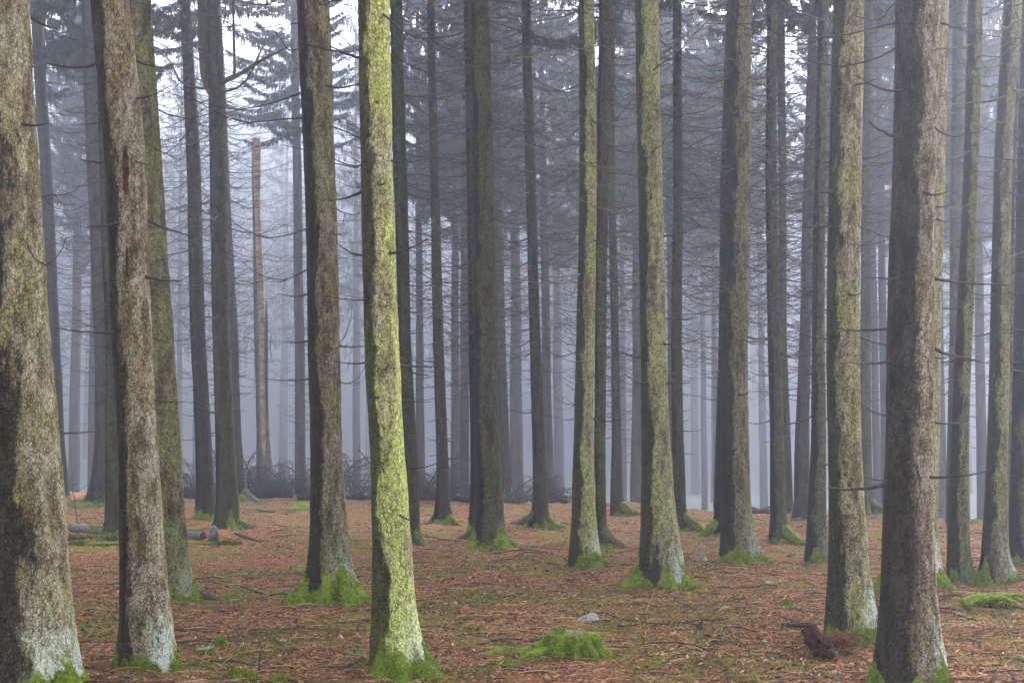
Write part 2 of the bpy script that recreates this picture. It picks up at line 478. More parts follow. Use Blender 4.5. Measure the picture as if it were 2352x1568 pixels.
def scatter_on(V, Q, weight, n, seed):
    """random points and normals on quads, chosen by area times weight"""
    g = np.random.default_rng(seed)
    a, b, c, d = (V[Q[:, i]] for i in range(4))
    nr = np.cross(c - a, d - b)
    A = np.linalg.norm(nr, axis=1) * weight[Q].mean(1)
    if A.sum() <= 0: return None, None
    f = g.choice(len(Q), n, p=A / A.sum())
    u, v = g.random((n, 1)), g.random((n, 1))
    P = (a[f] * (1 - u) + b[f] * u) * (1 - v) + (d[f] * (1 - u) + c[f] * u) * v
    N = nr[f] / (np.linalg.norm(nr[f], axis=1, keepdims=True) + 1e-9)
    return P, N

def twig_mass(seed, h0=3.2, h1=13.5):
    g = np.random.default_rng(seed)
    b = Bag()
    h = h0
    while h < h1:
        for k in range(g.integers(3, 6)):
            az = g.random() * 6.283; L = (0.5 + 2.0 * g.random()) * min(1, 0.3 + (h - h0) / 4)
            p = twig_path(L, 0.08 + 0.20 * g.random(), 0.02 + 0.30 * g.random(), 0.13, g, 9)
            br = []
            for q in range(3):
                j = g.integers(3, 8); a = (g.random() - 0.5) * 2.2; l = L * (0.12 + 0.25 * g.random())
                tt = np.linspace(0, 1, 4)
                br.append(np.stack([p[j, 0] + l * tt * math.cos(a), p[j, 1] + l * tt * math.sin(a), p[j, 2] + l * (g.random() - 0.4) * 0.6 * tt ** 1.6], 1))
            c, s = math.cos(az), math.sin(az)
            for w, q in enumerate([p] + br):
                q = np.stack([q[:, 0] * c - q[:, 1] * s, q[:, 0] * s + q[:, 1] * c, q[:, 2] + h], 1)
                q[:, :2] += 0.12 * np.array((c, s))
                b.add(*tube(q, np.linspace(0.009, 0.0035, len(q)) if w == 0 else np.linspace(0.005, 0.0025, len(q)), 4, cap=False))
        h += 0.22 + 0.2 * g.random()
    return b.mesh('dead_twigs', M_TWIG)
TWIGS = [twig_mass(800 + i) for i in range(5)]

# ------------------------------------------------------------------ trees
def smooth_interp(z, zz, vv):
    """monotone-ish smooth interpolation of the measured trunk outline"""
    zz, vv = np.asarray(zz), np.asarray(vv)
    out = np.interp(z, zz, vv)
    for k in (0.35, 0.2):
        out = 0.5 * out + 0.25 * (np.interp(z - k, zz, vv) + np.interp(z + k, zz, vv))
    return out

def root_tube(base, az, L, r, seed, z0=0.30):
    """a surface root leaving the trunk foot; coordinates relative to base"""
    g = np.random.default_rng(seed)
    n = 16
    t = np.linspace(0, 1, n)
    a = R(az) + np.cumsum(g.normal(size=n)) * 0.07
    x = np.cumsum(np.cos(a)) * L / n; y = np.cumsum(np.sin(a)) * L / n
    gnd = ground_z(base[0] + x, base[1] + y) - base[2]
    zc = gnd + (z0 * (1 - t) ** 3.0) + r * 0.2 - r * 1.0 * t
    rad = r * 1.4 * (1 - 0.80 * t ** 0.8) * (1 + 0.14 * np.sin(t * 11 + seed))
    return np.stack([x, y, zc], 1), rad

def trunk_mesh(base, ctrl, opt, seed, seg, height):
    """base: world foot; ctrl: [(z above base, x offset, y offset, radius)]"""
    g = np.random.default_rng(seed)
    z_c = np.array([c[0] for c in ctrl]); x_c = np.array([c[1] for c in ctrl]); y_c = np.array([c[2] for c in ctrl]); r_c = np.array([c[3] for c in ctrl])
    fine = seg >= 28
    zs = np.concatenate([np.arange(-0.25, 0.7, 0.045 if fine else 0.12), np.arange(0.7, 6.0, 0.11 if fine else 0.3), np.arange(6.0, height - 1, 0.4), [height - 1, height]])
    r = smooth_interp(zs, z_c, r_c); x = smooth_interp(zs, z_c, x_c); y = smooth_interp(zs, z_c, y_c)
    x += 0.010 * np.sin(zs * 0.9 + seed) * np.minimum(1, np.maximum(0, zs)); 
    th = np.arange(seg) / seg * 2 * math.pi
    TH, ZZ = np.meshgrid(th, zs)
    rr = np.repeat(r[:, None], seg, 1)
    r0 = np.interp(0.35, z_c, r_c)
    hpos = np.maximum(ZZ, 0)
    lobes = np.zeros_like(rr)
    nl = opt.get('nl', 5 + len(opt.get('roots', [])) // 2)
    for i in range(nl):
        c = (i + 0.5 * g.random()) / nl * 2 * math.pi + seed
        amp = 0.30 + 0.6 * g.random()
        if i < len(opt.get('roots', [])):
            c = R(opt['roots'][i][0]); amp = 1.15
        dth = (TH - c + math.pi) % (2 * math.pi) - math.pi
        lobes += amp * np.exp(-(dth / (0.17 + 0.13 * g.random())) ** 2)
    fl = opt.get('fl', 0.5)
    rr = rr + r0 * fl * (1.45 * lobes * np.exp(-hpos / 0.17) + 0.20 * np.exp(-hpos / 0.35))
    P = np.stack([np.cos(TH) * 1.3, np.sin(TH) * 1.3, ZZ * 0.9], -1).reshape(-1, 3)
    rr = rr * (1 + 0.022 * wob(P, seed + 1, 0.5).reshape(rr.shape) + 0.016 * wob(P, seed + 2, 2.2).reshape(rr.shape) + (0.020 * wob(P, seed + 5, 5.0, 9).reshape(rr.shape) if fine else 0))
    V = np.stack([x[:, None] + rr * np.cos(TH), y[:, None] + rr * np.sin(TH), ZZ], -1).reshape(-1, 3)
    K = len(zs)
    i = np.arange(K - 1)[:, None] * seg; j = np.arange(seg)[None, :]; j2 = (j + 1) % seg
    Q = np.stack([i + j, i + j2, i + seg + j2, i + seg + j], -1).reshape(-1, 4)
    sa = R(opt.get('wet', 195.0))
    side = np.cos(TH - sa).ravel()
    mh = opt.get('moss', 0.3)
    nz = wob(P, seed + 3, 0.55).reshape(rr.shape)
    moss = np.clip(1.15 - hpos / np.maximum(mh * (0.30 + 0.60 * nz + 0.85 * np.minimum(lobes, 1)), 0.02) * 0.8, 0, 1).ravel() if mh > 0 else np.zeros(V.shape[0])
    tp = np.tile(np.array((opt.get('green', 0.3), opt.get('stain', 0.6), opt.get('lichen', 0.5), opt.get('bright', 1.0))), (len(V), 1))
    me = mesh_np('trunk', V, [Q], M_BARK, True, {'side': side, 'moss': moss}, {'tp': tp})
    return me, V, Q, moss, (zs, x, y, r)

def root_part(parent, base, az, L, r, seed, opt, fuzz=0):
    p, rad = root_tube(base, az, L, r, seed)
    V, Q, T = tube(p, rad, 12)
    n = len(V)
    moss = np.clip(opt.get('rmoss', 0.45 + 0.4 * ((seed * 7) % 10) / 10) + 0.5 * wob(V, seed, 1.2) + (V[:, 2] - p[:, 2].mean()) * 1.0, 0.1, 1)
    tp = np.tile(np.array((0.4, 0.3, 0.2, 0.8)), (n, 1))
    o = link('root', mesh_np('root', V, [Q, T], M_BARK, True, {'side': np.full(n, -1.0), 'moss': moss}, {'tp': tp}), parent)
    if fuzz:
        P, N = scatter_on(V, Q, moss, fuzz, seed)
        up = N.copy(); up[N[:, 2] < 0] *= -1
        link('moss', blades(P, up, 0.0055, 0.0026, M_BLADE, 'moss', seed), o)

def add_branches(root, path, opt, seed, h0, h1, y_cam):
    g = np.random.default_rng(seed + 77)
    zs, x, y, r = path
    h = h0
    n = 0
    pale = opt.get('pale', 0.0)
    dens = opt.get('br', 4)
    full = opt.get('full', 7.0)              # height at which the dead branches reach their full length
    while h < h1 and n < 95:
        grow = min(1.0, max(0.0, (h - h0) / max(0.5, full - h0)))
        a0 = g.random() * 6.283
        m = max(1, int(round(dens * (0.6 + 0.6 * g.random()))))
        for b in range(m):
            if n >= 95: break
            az = a0 + b * 6.283 / m + g.normal() * 0.25
            rr = float(np.interp(h, zs, r)) * 0.93
            u = g.random()
            hh = h + g.normal() * 0.06
            if u > grow * 1.15 + 0.04:
                me = STUB[g.integers(len(STUB))]; s = 0.5 + 0.8 * g.random()
            elif g.random() < pale:
                me = PALE[g.integers(len(PALE))]; s = 0.5 + 0.6 * g.random()
            else:
                me = BRANCH[g.integers(len(BRANCH))]; s = (0.35 + 0.75 * g.random()) * (0.45 + 0.55 * grow)
            o = link('dead_branch', me, root)
            o.location = (float(np.interp(hh, zs, x)) + rr * math.cos(az), float(np.interp(hh, zs, y)) + rr * math.sin(az), hh)
            o.rotation_euler = (g.normal() * 0.2, -0.12 * g.normal() + 0.10, az)
            o.scale = (s, s, s * (0.8 + 0.5 * g.random())) if s > 0.75 else (s, max(s, 0.75), max(s, 0.75))
            n += 1
        h += opt.get('gap', 0.42) * (0.7 + 0.6 * g.random())

def spruce(ctrl_px, base_y, opt, label, seed, group='spruces standing on the needle carpet'):
    low = max(ctrl_px, key=lambda c: c[0])
    bp, _ = hit(low[1] + opt.get('dx', 0), base_y)
    Y = bp[1]
    ctrl = []
    for (py, px, w) in sorted(ctrl_px, key=lambda c: -c[0]):
        p, t = at_depth(px, py, Y)
        ctrl.append((p[2] - bp[2], p[0] - bp[0], 0.0, w * 0.5 * t))
    H = opt.get('H', 26.0) + (seed % 7) * 0.6
    zt, xt, _, rt = ctrl[-1]
    zk, xk = ctrl[-2][0], ctrl[-2][1]
    lean = max(-0.05, min(0.05, (xt - xk) / (zt - zk)))
    if zt < 11:
        ctrl.append((12.0, xt + lean * (12 - zt), 0.0, rt * (1 - (12 - zt) * 0.028)))
        zt, xt, _, rt = ctrl[-1]
    if not opt.get('snag'):
        ctrl.append((H, xt + lean * (H - zt) * 0.6, 0.0, 0.02))
    else:
        H = zt
    ctrl.insert(0, (-0.4, ctrl[0][1], 0.0, ctrl[0][3] * 1.04))
    seg = 64 if Y < 15 else 44 if Y < 24 else 28 if Y < 48 else 20
    root = empty(opt.get('name', 'spruce_tree'), bp, label, 'tree' if not opt.get('snag') else 'dead tree', group)
    me, V, Q, moss, path = trunk_mesh(bp, ctrl, opt, seed, seg, H)
    tr = link('trunk', me, root)
    if Y < 24 and opt.get('moss', 0.3) > 0:
        wgt = np.where((moss > 0.5) & (V[:, 2] > -0.02), moss, 0)
        P, N = scatter_on(V, Q, wgt, int(12000 if Y < 15 else 6000), seed)
        if P is not None:
            link('moss', blades(P, N + np.array((0, 0, 0.3)), 0.0055, 0.0026, M_BLADE, 'moss', seed), root)
    for i, (az, L, r) in enumerate(opt.get('roots', [])):
        root_part(root, bp, az, L, r, seed * 10 + i, opt, 1800 if Y < 24 else 0)
    top_h = EYE - bp[2] + Y * (HOR + 20) / F + 1.0       # just above what the frame shows
    crown_h = opt.get('crown', 13.6)
    if not opt.get('snag') and opt.get('br', 4) > 0:
        add_branches(root, path, opt, seed, opt.get('b0', 2.2), min(top_h, crown_h + 1.0), Y)
    if not opt.get('snag') and Y > 22:
        za, zb = 4.0, 13.0
        xa, xb = np.interp((za, zb), path[0], path[1])
        sl = (xb - xa) / (zb - za)
        tw = tag(link('dead_twigs', TWIGS[seed % 5], root), kind='stuff')
        tw.location = (float(xa - sl * za), 0, 0)
        tw.rotation_euler = (0, math.atan(sl), 0)
    if not opt.get('snag'):
        c = link('crown', (CROWN if Y > 21 else FARCROWN)[seed % 4], root)
        s = (H - crown_h) / 14.0
        c.location = (float(np.interp(crown_h + 4, path[0], path[1])), 0, crown_h)
        c.scale = (0.9 + 0.05 * (seed % 5), 0.9 + 0.05 * (seed % 5), s)
        c.rotation_euler = (0, 0, seed * 1.7)
    return root, bp, path

# picture measurements (y, centre x, width) on a 2352 x 1568 copy of the photograph, nearest first
TREES = [
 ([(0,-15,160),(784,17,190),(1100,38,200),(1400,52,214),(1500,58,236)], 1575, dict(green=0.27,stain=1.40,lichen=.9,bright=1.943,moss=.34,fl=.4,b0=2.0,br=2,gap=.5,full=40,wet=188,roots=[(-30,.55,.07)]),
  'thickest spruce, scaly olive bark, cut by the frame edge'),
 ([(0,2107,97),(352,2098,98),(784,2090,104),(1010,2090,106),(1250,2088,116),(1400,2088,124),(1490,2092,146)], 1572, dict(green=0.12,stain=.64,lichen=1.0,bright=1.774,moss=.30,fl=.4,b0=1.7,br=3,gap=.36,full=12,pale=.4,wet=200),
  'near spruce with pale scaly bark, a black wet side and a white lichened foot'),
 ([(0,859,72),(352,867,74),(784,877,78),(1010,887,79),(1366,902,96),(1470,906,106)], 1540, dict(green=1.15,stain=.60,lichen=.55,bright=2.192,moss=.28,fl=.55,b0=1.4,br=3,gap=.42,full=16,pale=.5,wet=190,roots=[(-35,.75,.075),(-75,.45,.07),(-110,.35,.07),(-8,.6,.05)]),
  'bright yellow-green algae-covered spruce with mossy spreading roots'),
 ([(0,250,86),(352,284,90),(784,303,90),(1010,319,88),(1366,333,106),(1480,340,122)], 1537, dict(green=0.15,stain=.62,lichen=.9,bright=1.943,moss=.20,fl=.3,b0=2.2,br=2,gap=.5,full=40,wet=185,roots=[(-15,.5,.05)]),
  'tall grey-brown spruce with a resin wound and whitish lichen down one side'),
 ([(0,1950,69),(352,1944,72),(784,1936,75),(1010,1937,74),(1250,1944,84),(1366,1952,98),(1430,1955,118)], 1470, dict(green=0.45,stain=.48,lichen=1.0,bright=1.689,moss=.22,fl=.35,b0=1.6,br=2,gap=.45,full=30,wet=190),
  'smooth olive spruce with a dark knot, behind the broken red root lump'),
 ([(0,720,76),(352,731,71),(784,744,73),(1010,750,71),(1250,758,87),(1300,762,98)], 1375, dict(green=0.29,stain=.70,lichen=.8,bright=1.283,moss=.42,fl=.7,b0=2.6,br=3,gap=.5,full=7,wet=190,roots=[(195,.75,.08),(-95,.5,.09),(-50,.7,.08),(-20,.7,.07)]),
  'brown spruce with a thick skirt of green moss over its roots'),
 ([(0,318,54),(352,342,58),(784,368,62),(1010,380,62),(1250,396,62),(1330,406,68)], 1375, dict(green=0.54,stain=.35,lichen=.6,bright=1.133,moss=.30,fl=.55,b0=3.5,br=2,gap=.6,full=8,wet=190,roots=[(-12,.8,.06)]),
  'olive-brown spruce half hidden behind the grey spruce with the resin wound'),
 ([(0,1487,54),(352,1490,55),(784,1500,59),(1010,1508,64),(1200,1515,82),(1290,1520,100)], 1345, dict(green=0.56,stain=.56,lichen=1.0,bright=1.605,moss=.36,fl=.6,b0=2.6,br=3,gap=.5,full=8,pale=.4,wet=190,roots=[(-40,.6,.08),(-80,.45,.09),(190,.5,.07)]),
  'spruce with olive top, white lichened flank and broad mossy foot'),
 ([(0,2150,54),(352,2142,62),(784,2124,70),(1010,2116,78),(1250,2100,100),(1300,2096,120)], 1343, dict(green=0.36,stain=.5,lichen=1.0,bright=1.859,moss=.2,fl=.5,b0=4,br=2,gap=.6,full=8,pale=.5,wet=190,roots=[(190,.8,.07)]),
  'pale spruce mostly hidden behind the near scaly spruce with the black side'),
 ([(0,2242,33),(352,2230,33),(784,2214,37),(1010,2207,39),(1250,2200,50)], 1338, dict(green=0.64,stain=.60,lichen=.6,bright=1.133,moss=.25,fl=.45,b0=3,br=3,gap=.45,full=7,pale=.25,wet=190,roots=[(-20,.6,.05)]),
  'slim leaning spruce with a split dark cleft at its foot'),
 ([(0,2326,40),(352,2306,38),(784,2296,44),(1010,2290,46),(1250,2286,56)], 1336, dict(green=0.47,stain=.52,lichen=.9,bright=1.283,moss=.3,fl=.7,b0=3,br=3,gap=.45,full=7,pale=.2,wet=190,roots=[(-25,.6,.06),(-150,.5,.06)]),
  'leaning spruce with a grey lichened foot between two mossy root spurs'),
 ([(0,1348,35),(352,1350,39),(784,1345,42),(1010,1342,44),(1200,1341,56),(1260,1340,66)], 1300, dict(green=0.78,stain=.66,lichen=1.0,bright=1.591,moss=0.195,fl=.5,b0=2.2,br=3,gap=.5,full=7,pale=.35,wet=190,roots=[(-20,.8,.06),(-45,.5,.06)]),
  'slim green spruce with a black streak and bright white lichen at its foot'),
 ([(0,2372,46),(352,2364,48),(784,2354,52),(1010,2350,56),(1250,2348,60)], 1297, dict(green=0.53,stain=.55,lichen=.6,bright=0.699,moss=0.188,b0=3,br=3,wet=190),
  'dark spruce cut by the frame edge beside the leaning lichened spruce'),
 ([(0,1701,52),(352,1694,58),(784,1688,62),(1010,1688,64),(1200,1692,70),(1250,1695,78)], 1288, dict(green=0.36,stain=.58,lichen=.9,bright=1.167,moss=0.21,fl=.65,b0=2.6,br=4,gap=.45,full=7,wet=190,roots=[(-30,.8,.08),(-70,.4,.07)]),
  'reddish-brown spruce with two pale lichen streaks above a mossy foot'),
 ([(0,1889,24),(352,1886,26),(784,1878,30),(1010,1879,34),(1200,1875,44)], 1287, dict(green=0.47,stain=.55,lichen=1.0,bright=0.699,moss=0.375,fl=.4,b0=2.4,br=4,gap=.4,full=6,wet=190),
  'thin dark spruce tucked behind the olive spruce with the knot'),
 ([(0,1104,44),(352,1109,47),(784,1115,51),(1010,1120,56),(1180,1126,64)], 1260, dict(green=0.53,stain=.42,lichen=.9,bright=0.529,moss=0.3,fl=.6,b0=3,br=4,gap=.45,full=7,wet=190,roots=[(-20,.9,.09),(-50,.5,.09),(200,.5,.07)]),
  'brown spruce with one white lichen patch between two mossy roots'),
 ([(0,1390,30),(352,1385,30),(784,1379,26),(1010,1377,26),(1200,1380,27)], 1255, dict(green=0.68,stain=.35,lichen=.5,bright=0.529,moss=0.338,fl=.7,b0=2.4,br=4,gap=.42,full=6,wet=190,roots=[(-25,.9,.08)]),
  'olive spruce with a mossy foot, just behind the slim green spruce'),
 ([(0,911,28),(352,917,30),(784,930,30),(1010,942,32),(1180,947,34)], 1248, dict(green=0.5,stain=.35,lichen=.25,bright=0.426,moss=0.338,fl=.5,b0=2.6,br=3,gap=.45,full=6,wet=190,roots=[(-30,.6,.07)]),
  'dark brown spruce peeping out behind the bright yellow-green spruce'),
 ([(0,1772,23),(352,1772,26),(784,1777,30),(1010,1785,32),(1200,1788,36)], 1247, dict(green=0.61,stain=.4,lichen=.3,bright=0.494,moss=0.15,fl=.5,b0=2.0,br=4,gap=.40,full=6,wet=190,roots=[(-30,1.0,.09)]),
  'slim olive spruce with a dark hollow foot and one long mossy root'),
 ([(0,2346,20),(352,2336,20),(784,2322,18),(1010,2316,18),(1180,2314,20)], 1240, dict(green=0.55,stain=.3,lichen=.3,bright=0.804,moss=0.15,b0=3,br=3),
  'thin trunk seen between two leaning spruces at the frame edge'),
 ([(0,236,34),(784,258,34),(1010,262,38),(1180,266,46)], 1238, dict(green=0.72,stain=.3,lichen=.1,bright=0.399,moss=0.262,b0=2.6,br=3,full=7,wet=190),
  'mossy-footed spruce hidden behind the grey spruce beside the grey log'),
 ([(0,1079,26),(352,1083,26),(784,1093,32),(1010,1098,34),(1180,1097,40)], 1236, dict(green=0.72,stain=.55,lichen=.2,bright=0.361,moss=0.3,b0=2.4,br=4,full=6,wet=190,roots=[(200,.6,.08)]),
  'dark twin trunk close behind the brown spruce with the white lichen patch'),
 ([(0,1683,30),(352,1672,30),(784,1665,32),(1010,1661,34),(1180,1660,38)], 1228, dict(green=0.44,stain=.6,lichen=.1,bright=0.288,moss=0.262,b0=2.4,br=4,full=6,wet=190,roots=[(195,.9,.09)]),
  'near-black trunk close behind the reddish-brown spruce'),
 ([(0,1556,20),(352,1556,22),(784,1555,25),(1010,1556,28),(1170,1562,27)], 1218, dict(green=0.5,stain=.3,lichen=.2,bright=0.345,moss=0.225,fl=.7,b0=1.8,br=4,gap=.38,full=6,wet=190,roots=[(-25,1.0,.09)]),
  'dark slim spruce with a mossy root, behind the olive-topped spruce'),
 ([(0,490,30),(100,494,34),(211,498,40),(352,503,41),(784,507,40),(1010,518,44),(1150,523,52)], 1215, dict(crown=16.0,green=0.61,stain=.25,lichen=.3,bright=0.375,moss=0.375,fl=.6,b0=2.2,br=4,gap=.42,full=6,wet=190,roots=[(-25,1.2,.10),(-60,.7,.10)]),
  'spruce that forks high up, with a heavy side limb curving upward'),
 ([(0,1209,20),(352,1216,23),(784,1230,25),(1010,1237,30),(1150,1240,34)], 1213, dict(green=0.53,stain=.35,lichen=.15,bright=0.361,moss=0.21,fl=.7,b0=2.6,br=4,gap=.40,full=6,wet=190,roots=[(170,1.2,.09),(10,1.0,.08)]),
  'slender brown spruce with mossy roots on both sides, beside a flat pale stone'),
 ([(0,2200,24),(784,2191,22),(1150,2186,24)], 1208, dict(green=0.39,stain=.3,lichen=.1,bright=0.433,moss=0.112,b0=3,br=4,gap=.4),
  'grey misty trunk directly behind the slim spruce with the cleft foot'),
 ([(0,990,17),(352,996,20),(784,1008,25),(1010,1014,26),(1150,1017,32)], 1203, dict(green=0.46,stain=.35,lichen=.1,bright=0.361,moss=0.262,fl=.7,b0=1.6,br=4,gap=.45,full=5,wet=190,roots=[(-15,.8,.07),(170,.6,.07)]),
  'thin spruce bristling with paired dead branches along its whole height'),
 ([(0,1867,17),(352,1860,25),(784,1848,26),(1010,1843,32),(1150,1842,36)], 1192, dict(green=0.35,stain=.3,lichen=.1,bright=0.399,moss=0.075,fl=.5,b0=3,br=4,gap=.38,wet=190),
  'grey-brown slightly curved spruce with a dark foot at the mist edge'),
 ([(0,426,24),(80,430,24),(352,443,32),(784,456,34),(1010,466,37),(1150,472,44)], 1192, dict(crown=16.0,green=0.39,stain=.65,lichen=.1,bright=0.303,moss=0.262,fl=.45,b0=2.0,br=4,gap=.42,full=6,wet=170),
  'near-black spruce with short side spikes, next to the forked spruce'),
 ([(0,1403,16),(352,1405,18),(784,1412,19),(1010,1417,22),(1130,1417,29)], 1184, dict(green=0.39,stain=.3,lichen=.1,bright=0.345,moss=0.188,fl=.7,b0=2,br=4,gap=.38,full=5,wet=190,roots=[(-20,1.3,.09)]),
  'thin dark trunk with one mossy root reaching over the bare ground'),
 ([(0,1794,18),(352,1796,18),(784,1799,18),(1010,1806,18),(1140,1810,22)], 1178, dict(green=0.33,stain=.3,lichen=.1,bright=0.361,moss=0.075,b0=3,br=4,gap=.38),
  'bluish misty trunk touching the slim olive spruce from behind'),
 ([(0,1994,20),(784,1987,24),(1130,1990,28)], 1180, dict(green=0.44,stain=.2,lichen=.1,bright=0.433,moss=0.375,b0=3,br=4,gap=.4,roots=[(-20,1.5,.1)]),
  'misty trunk with a green foot between the olive and the scaly spruce'),
 ([(0,202,30),(352,216,36),(784,237,38),(1010,240,44),(1130,236,60)], 1160, dict(green=0.44,stain=.5,lichen=.1,bright=0.345,moss=0.3,fl=.7,b0=2.6,br=4,gap=.42,full=7,wet=190,roots=[(190,2.0,.13),(-60,1.2,.13)]),
  'dark spruce with a wide flared foot, behind the grey log pile'),
 ([(0,497,22),(352,512,24),(784,532,30),(1010,540,30),(1120,546,38)], 1152, dict(crown=16.0,green=0.44,stain=.3,lichen=.1,bright=0.345,moss=0.3,fl=.8,b0=3,br=4,wet=190,roots=[(-25,1.8,.14),(-45,1.3,.12)]),
  'spruce behind the forked one with a green root beside the dark fallen log'),
 ([(0,1140,20),(352,1143,20),(784,1150,23),(1010,1158,23),(1100,1162,28)], 1152, dict(green=0.33,stain=.3,lichen=.1,bright=0.361,moss=0.675,fl=.6,b0=3,br=4,gap=.4),
  'grey misty spruce with a mossy hump at its foot by the brush'),
 ([(0,1462,22),(352,1464,24),(784,1466,26),(1010,1464,27),(1110,1462,30)], 1150, dict(green=0.33,stain=.3,lichen=.1,bright=0.361,moss=0.3,fl=.7,b0=3,br=4,gap=.4),
  'misty grey spruce seen beside the edge of the olive-topped spruce'),
 ([(0,82,27),(352,104,26),(784,124,28),(1010,131,32),(1110,138,38)], 1142, dict(green=0.39,stain=.7,lichen=.0,bright=0.288,moss=0.112,fl=.4,b0=3,br=4,gap=.42,full=7,wet=0),
  'dark slim spruce emerging from behind the thickest olive spruce'),
 ([(0,674,16),(352,682,20),(784,688,23),(1010,690,24),(1110,690,27)], 1134, dict(crown=16.0,green=0.33,stain=.3,lichen=.1,bright=0.361,moss=0.45,fl=.7,b0=3,br=4,gap=.4,full=9),
  'misty spruce with a mossy foot standing among the fallen brush'),
]
spots = []
for i, (c, by, opt, lab) in enumerate(TREES):
    spots.append(spruce(c, by, opt, lab, 20 + i * 3))

# ---- resin wound on the grey-brown spruce
ti = [t[3].startswith('tall grey-brown') for t in TREES].index(True)
wr, wb, wp = spots[ti]
def wound(px, y0, y1, w, mat, name, seed):
    g = np.random.default_rng(seed)
    n = 14
    ys = np.linspace(y0, y1, n)
    rows = []
    for i, y in enumerate(ys):
        c, t = at_depth(px + (y - y0) * 0.02, y, wb[1]); c = c - wb
        zc = c[2]
        cx_, r = float(np.interp(zc, wp[0], wp[1])), float(np.interp(zc, wp[0], wp[3]))
        hw = w * t * 0.5 * math.sin(math.pi * (i + 0.5) / n) ** 0.6 * (0.7 + 0.6 * g.random())
        for q in np.linspace(-1, 1, 5):
            xx = np.clip((c[0] + q * hw - cx_) / r, -0.97, 0.97)
            rows.append((cx_ + xx * r, -math.sqrt(1 - xx * xx) * r - (0.012 if abs(q) < 0.9 else -0.02), zc))
    V = np.array(rows); a = np.arange(n - 1)[:, None] * 5; b_ = np.arange(4)[None, :]
    Q = np.stack([a + b_, a + b_ + 1, a + b_ + 6, a + b_ + 5], -1).reshape(-1, 4)
    link(name, mesh_np(name, V, [Q], mat), wr)
wound(299, 345, 455, 20, M_ROT, 'resin_wound', 1)
wound(293, 395, 440, 5, M_CUT, 'bare_wood', 2)
wound(303, 570, 640, 9, M_ROT, 'resin_wound', 3)

# ---- the forked spruce: second stem and heavy limb
fork_root, fb, fpath = spots[[t[3].startswith('spruce that forks') for t in TREES].index(True)]
def rel(px, py, Y, b, dy=0.0):
    return at_depth(px, py, Y + dy)[0] - b
pts = np.array([rel(*q, fb[1], fb, -0.05) for q in ((500,240),(490,214),(478,190),(471,160),(468,110),(466,0),(465,-180),(466,-500))])
V, Q, T = tube(pts, [0.10, 0.13, 0.135, 0.13, 0.13, 0.13, 0.12, 0.06], 20)
link('second_stem', mesh_np('second_stem', V, [Q, T], M_BARK, True, {'side': np.full(len(V), -0.6), 'moss': np.zeros(len(V))}, {'tp': np.tile((.35, .2, .1, .55), (len(V), 1))}), fork_root)
limb = Bag()
lp = np.array([rel(*q, fb[1], fb, -0.1) for q in ((506,190),(520,184),(540,176),(562,164),(590,145),(620,128),(640,120),(660,108))])
limb.add(*tube(lp, [.065, .06, .055, .048, .04, .032, .026, .02], 10))
limb.add(*tube(np.array([rel(*q, fb[1], fb, -0.1) for q in ((537,178),(539,160),(538,120),(537,80),(536,30),(537,-60),(537,-300))]), [.04, .034, .032, .03, .03, .026, .01], 8))
limb.add(*tube(np.array([rel(*q, fb[1], fb, -0.1) for q in ((506,212),(520,210),(545,202),(565,186),(580,160),(592,130),(603,108),(625,96))]), [.034, .03, .028, .026, .022, .018, .014, .008], 8))
limb.add(*tube(np.array([rel(*q, fb[1], fb, -0.1) for q in ((590,145),(596,125),(604,105),(612,84))]), [.02, .016, .012, .006], 6))
limb.add(*tube(np.array([rel(*q, fb[1], fb, 0.1) for q in ((490,205),(460,203),(430,198),(412,185),(400,160),(390,140),(378,128),(362,120))]), [.03, .028, .026, .025, .022, .018, .014, .01], 8))
link('limb', limb.mesh('limb', M_TWIG), fork_root)

# ---- broken snag with peeled wood
snag, sb, spath = spruce([(330,588,20),(505,589,18),(784,597,26),(1010,605,31),(1090,608,40)], 1120,
    dict(snag=True, green=.2, stain=.5, lichen=.1, bright=.9, moss=.1, br=0, wet=190, name='broken_trunk', fl=.3),
    'dead snapped-off trunk with a strip of bare orange wood', 500, 'dead and fallen spruces')
def strip(px_edges, Y, b, dy, name, mat, parent):
    L = [rel(xl, y, Y, b, dy) for (y, xl, xr) in px_edges]; Rr = [rel(xr, y, Y, b, dy) for (y, xl, xr) in px_edges]
    rows = []
    for l, r in zip(L, Rr):
        w = np.linspace(0, 1, 7)[:, None]
        arc = l * (1 - w) + r * w
        arc[:, 1] -= 0.06 * np.sin(np.linspace(0.3, math.pi - 0.3, 7))
        rows.append(np.concatenate([arc, (arc + np.array((0, 0.12, 0)))[::-1]]))
    V = np.concatenate(rows); s = 14; n = len(rows)
    i = np.arange(n - 1)[:, None] * s; j = np.arange(s)[None, :]; j2 = (j + 1) % s
    Q = np.stack([i + j, i + j2, i + s + j2, i + s + j], -1).reshape(-1, 4)
    caps = [[list(range(s))[::-1]], [[(n - 1) * s + q for q in range(s)]]]
    return link(name, mesh_np(name, V, [Q, np.array(caps[0]), np.array(caps[1])], mat, False), parent)
r_mid = float(np.interp(5, spath[0], spath[3]))
M_BARE = simple('bare_orange_wood', (0.24, 0.175, 0.09), (0.42, 0.31, 0.165), 6.0, 0.75, c2=(0.17, 0.13, 0.07))
strip([(318,579,598),(400,581,598),(505,586,598),(640,590,606),(784,595,606),(900,598,608),(1010,600,611),(1060,604,610)], sb[1], sb, -r_mid * 1.0, 'bare_wood', M_BARE, snag)
V, Q, T = tube(np.array([rel(*q, sb[1], sb, -0.1) for q in ((612,690),(612,740),(611,900),(613,1010))]), [.03, .07, .09, .08], 8)
link('splinter', mesh_np('splinter', V, [Q, T], M_LOG), snag)
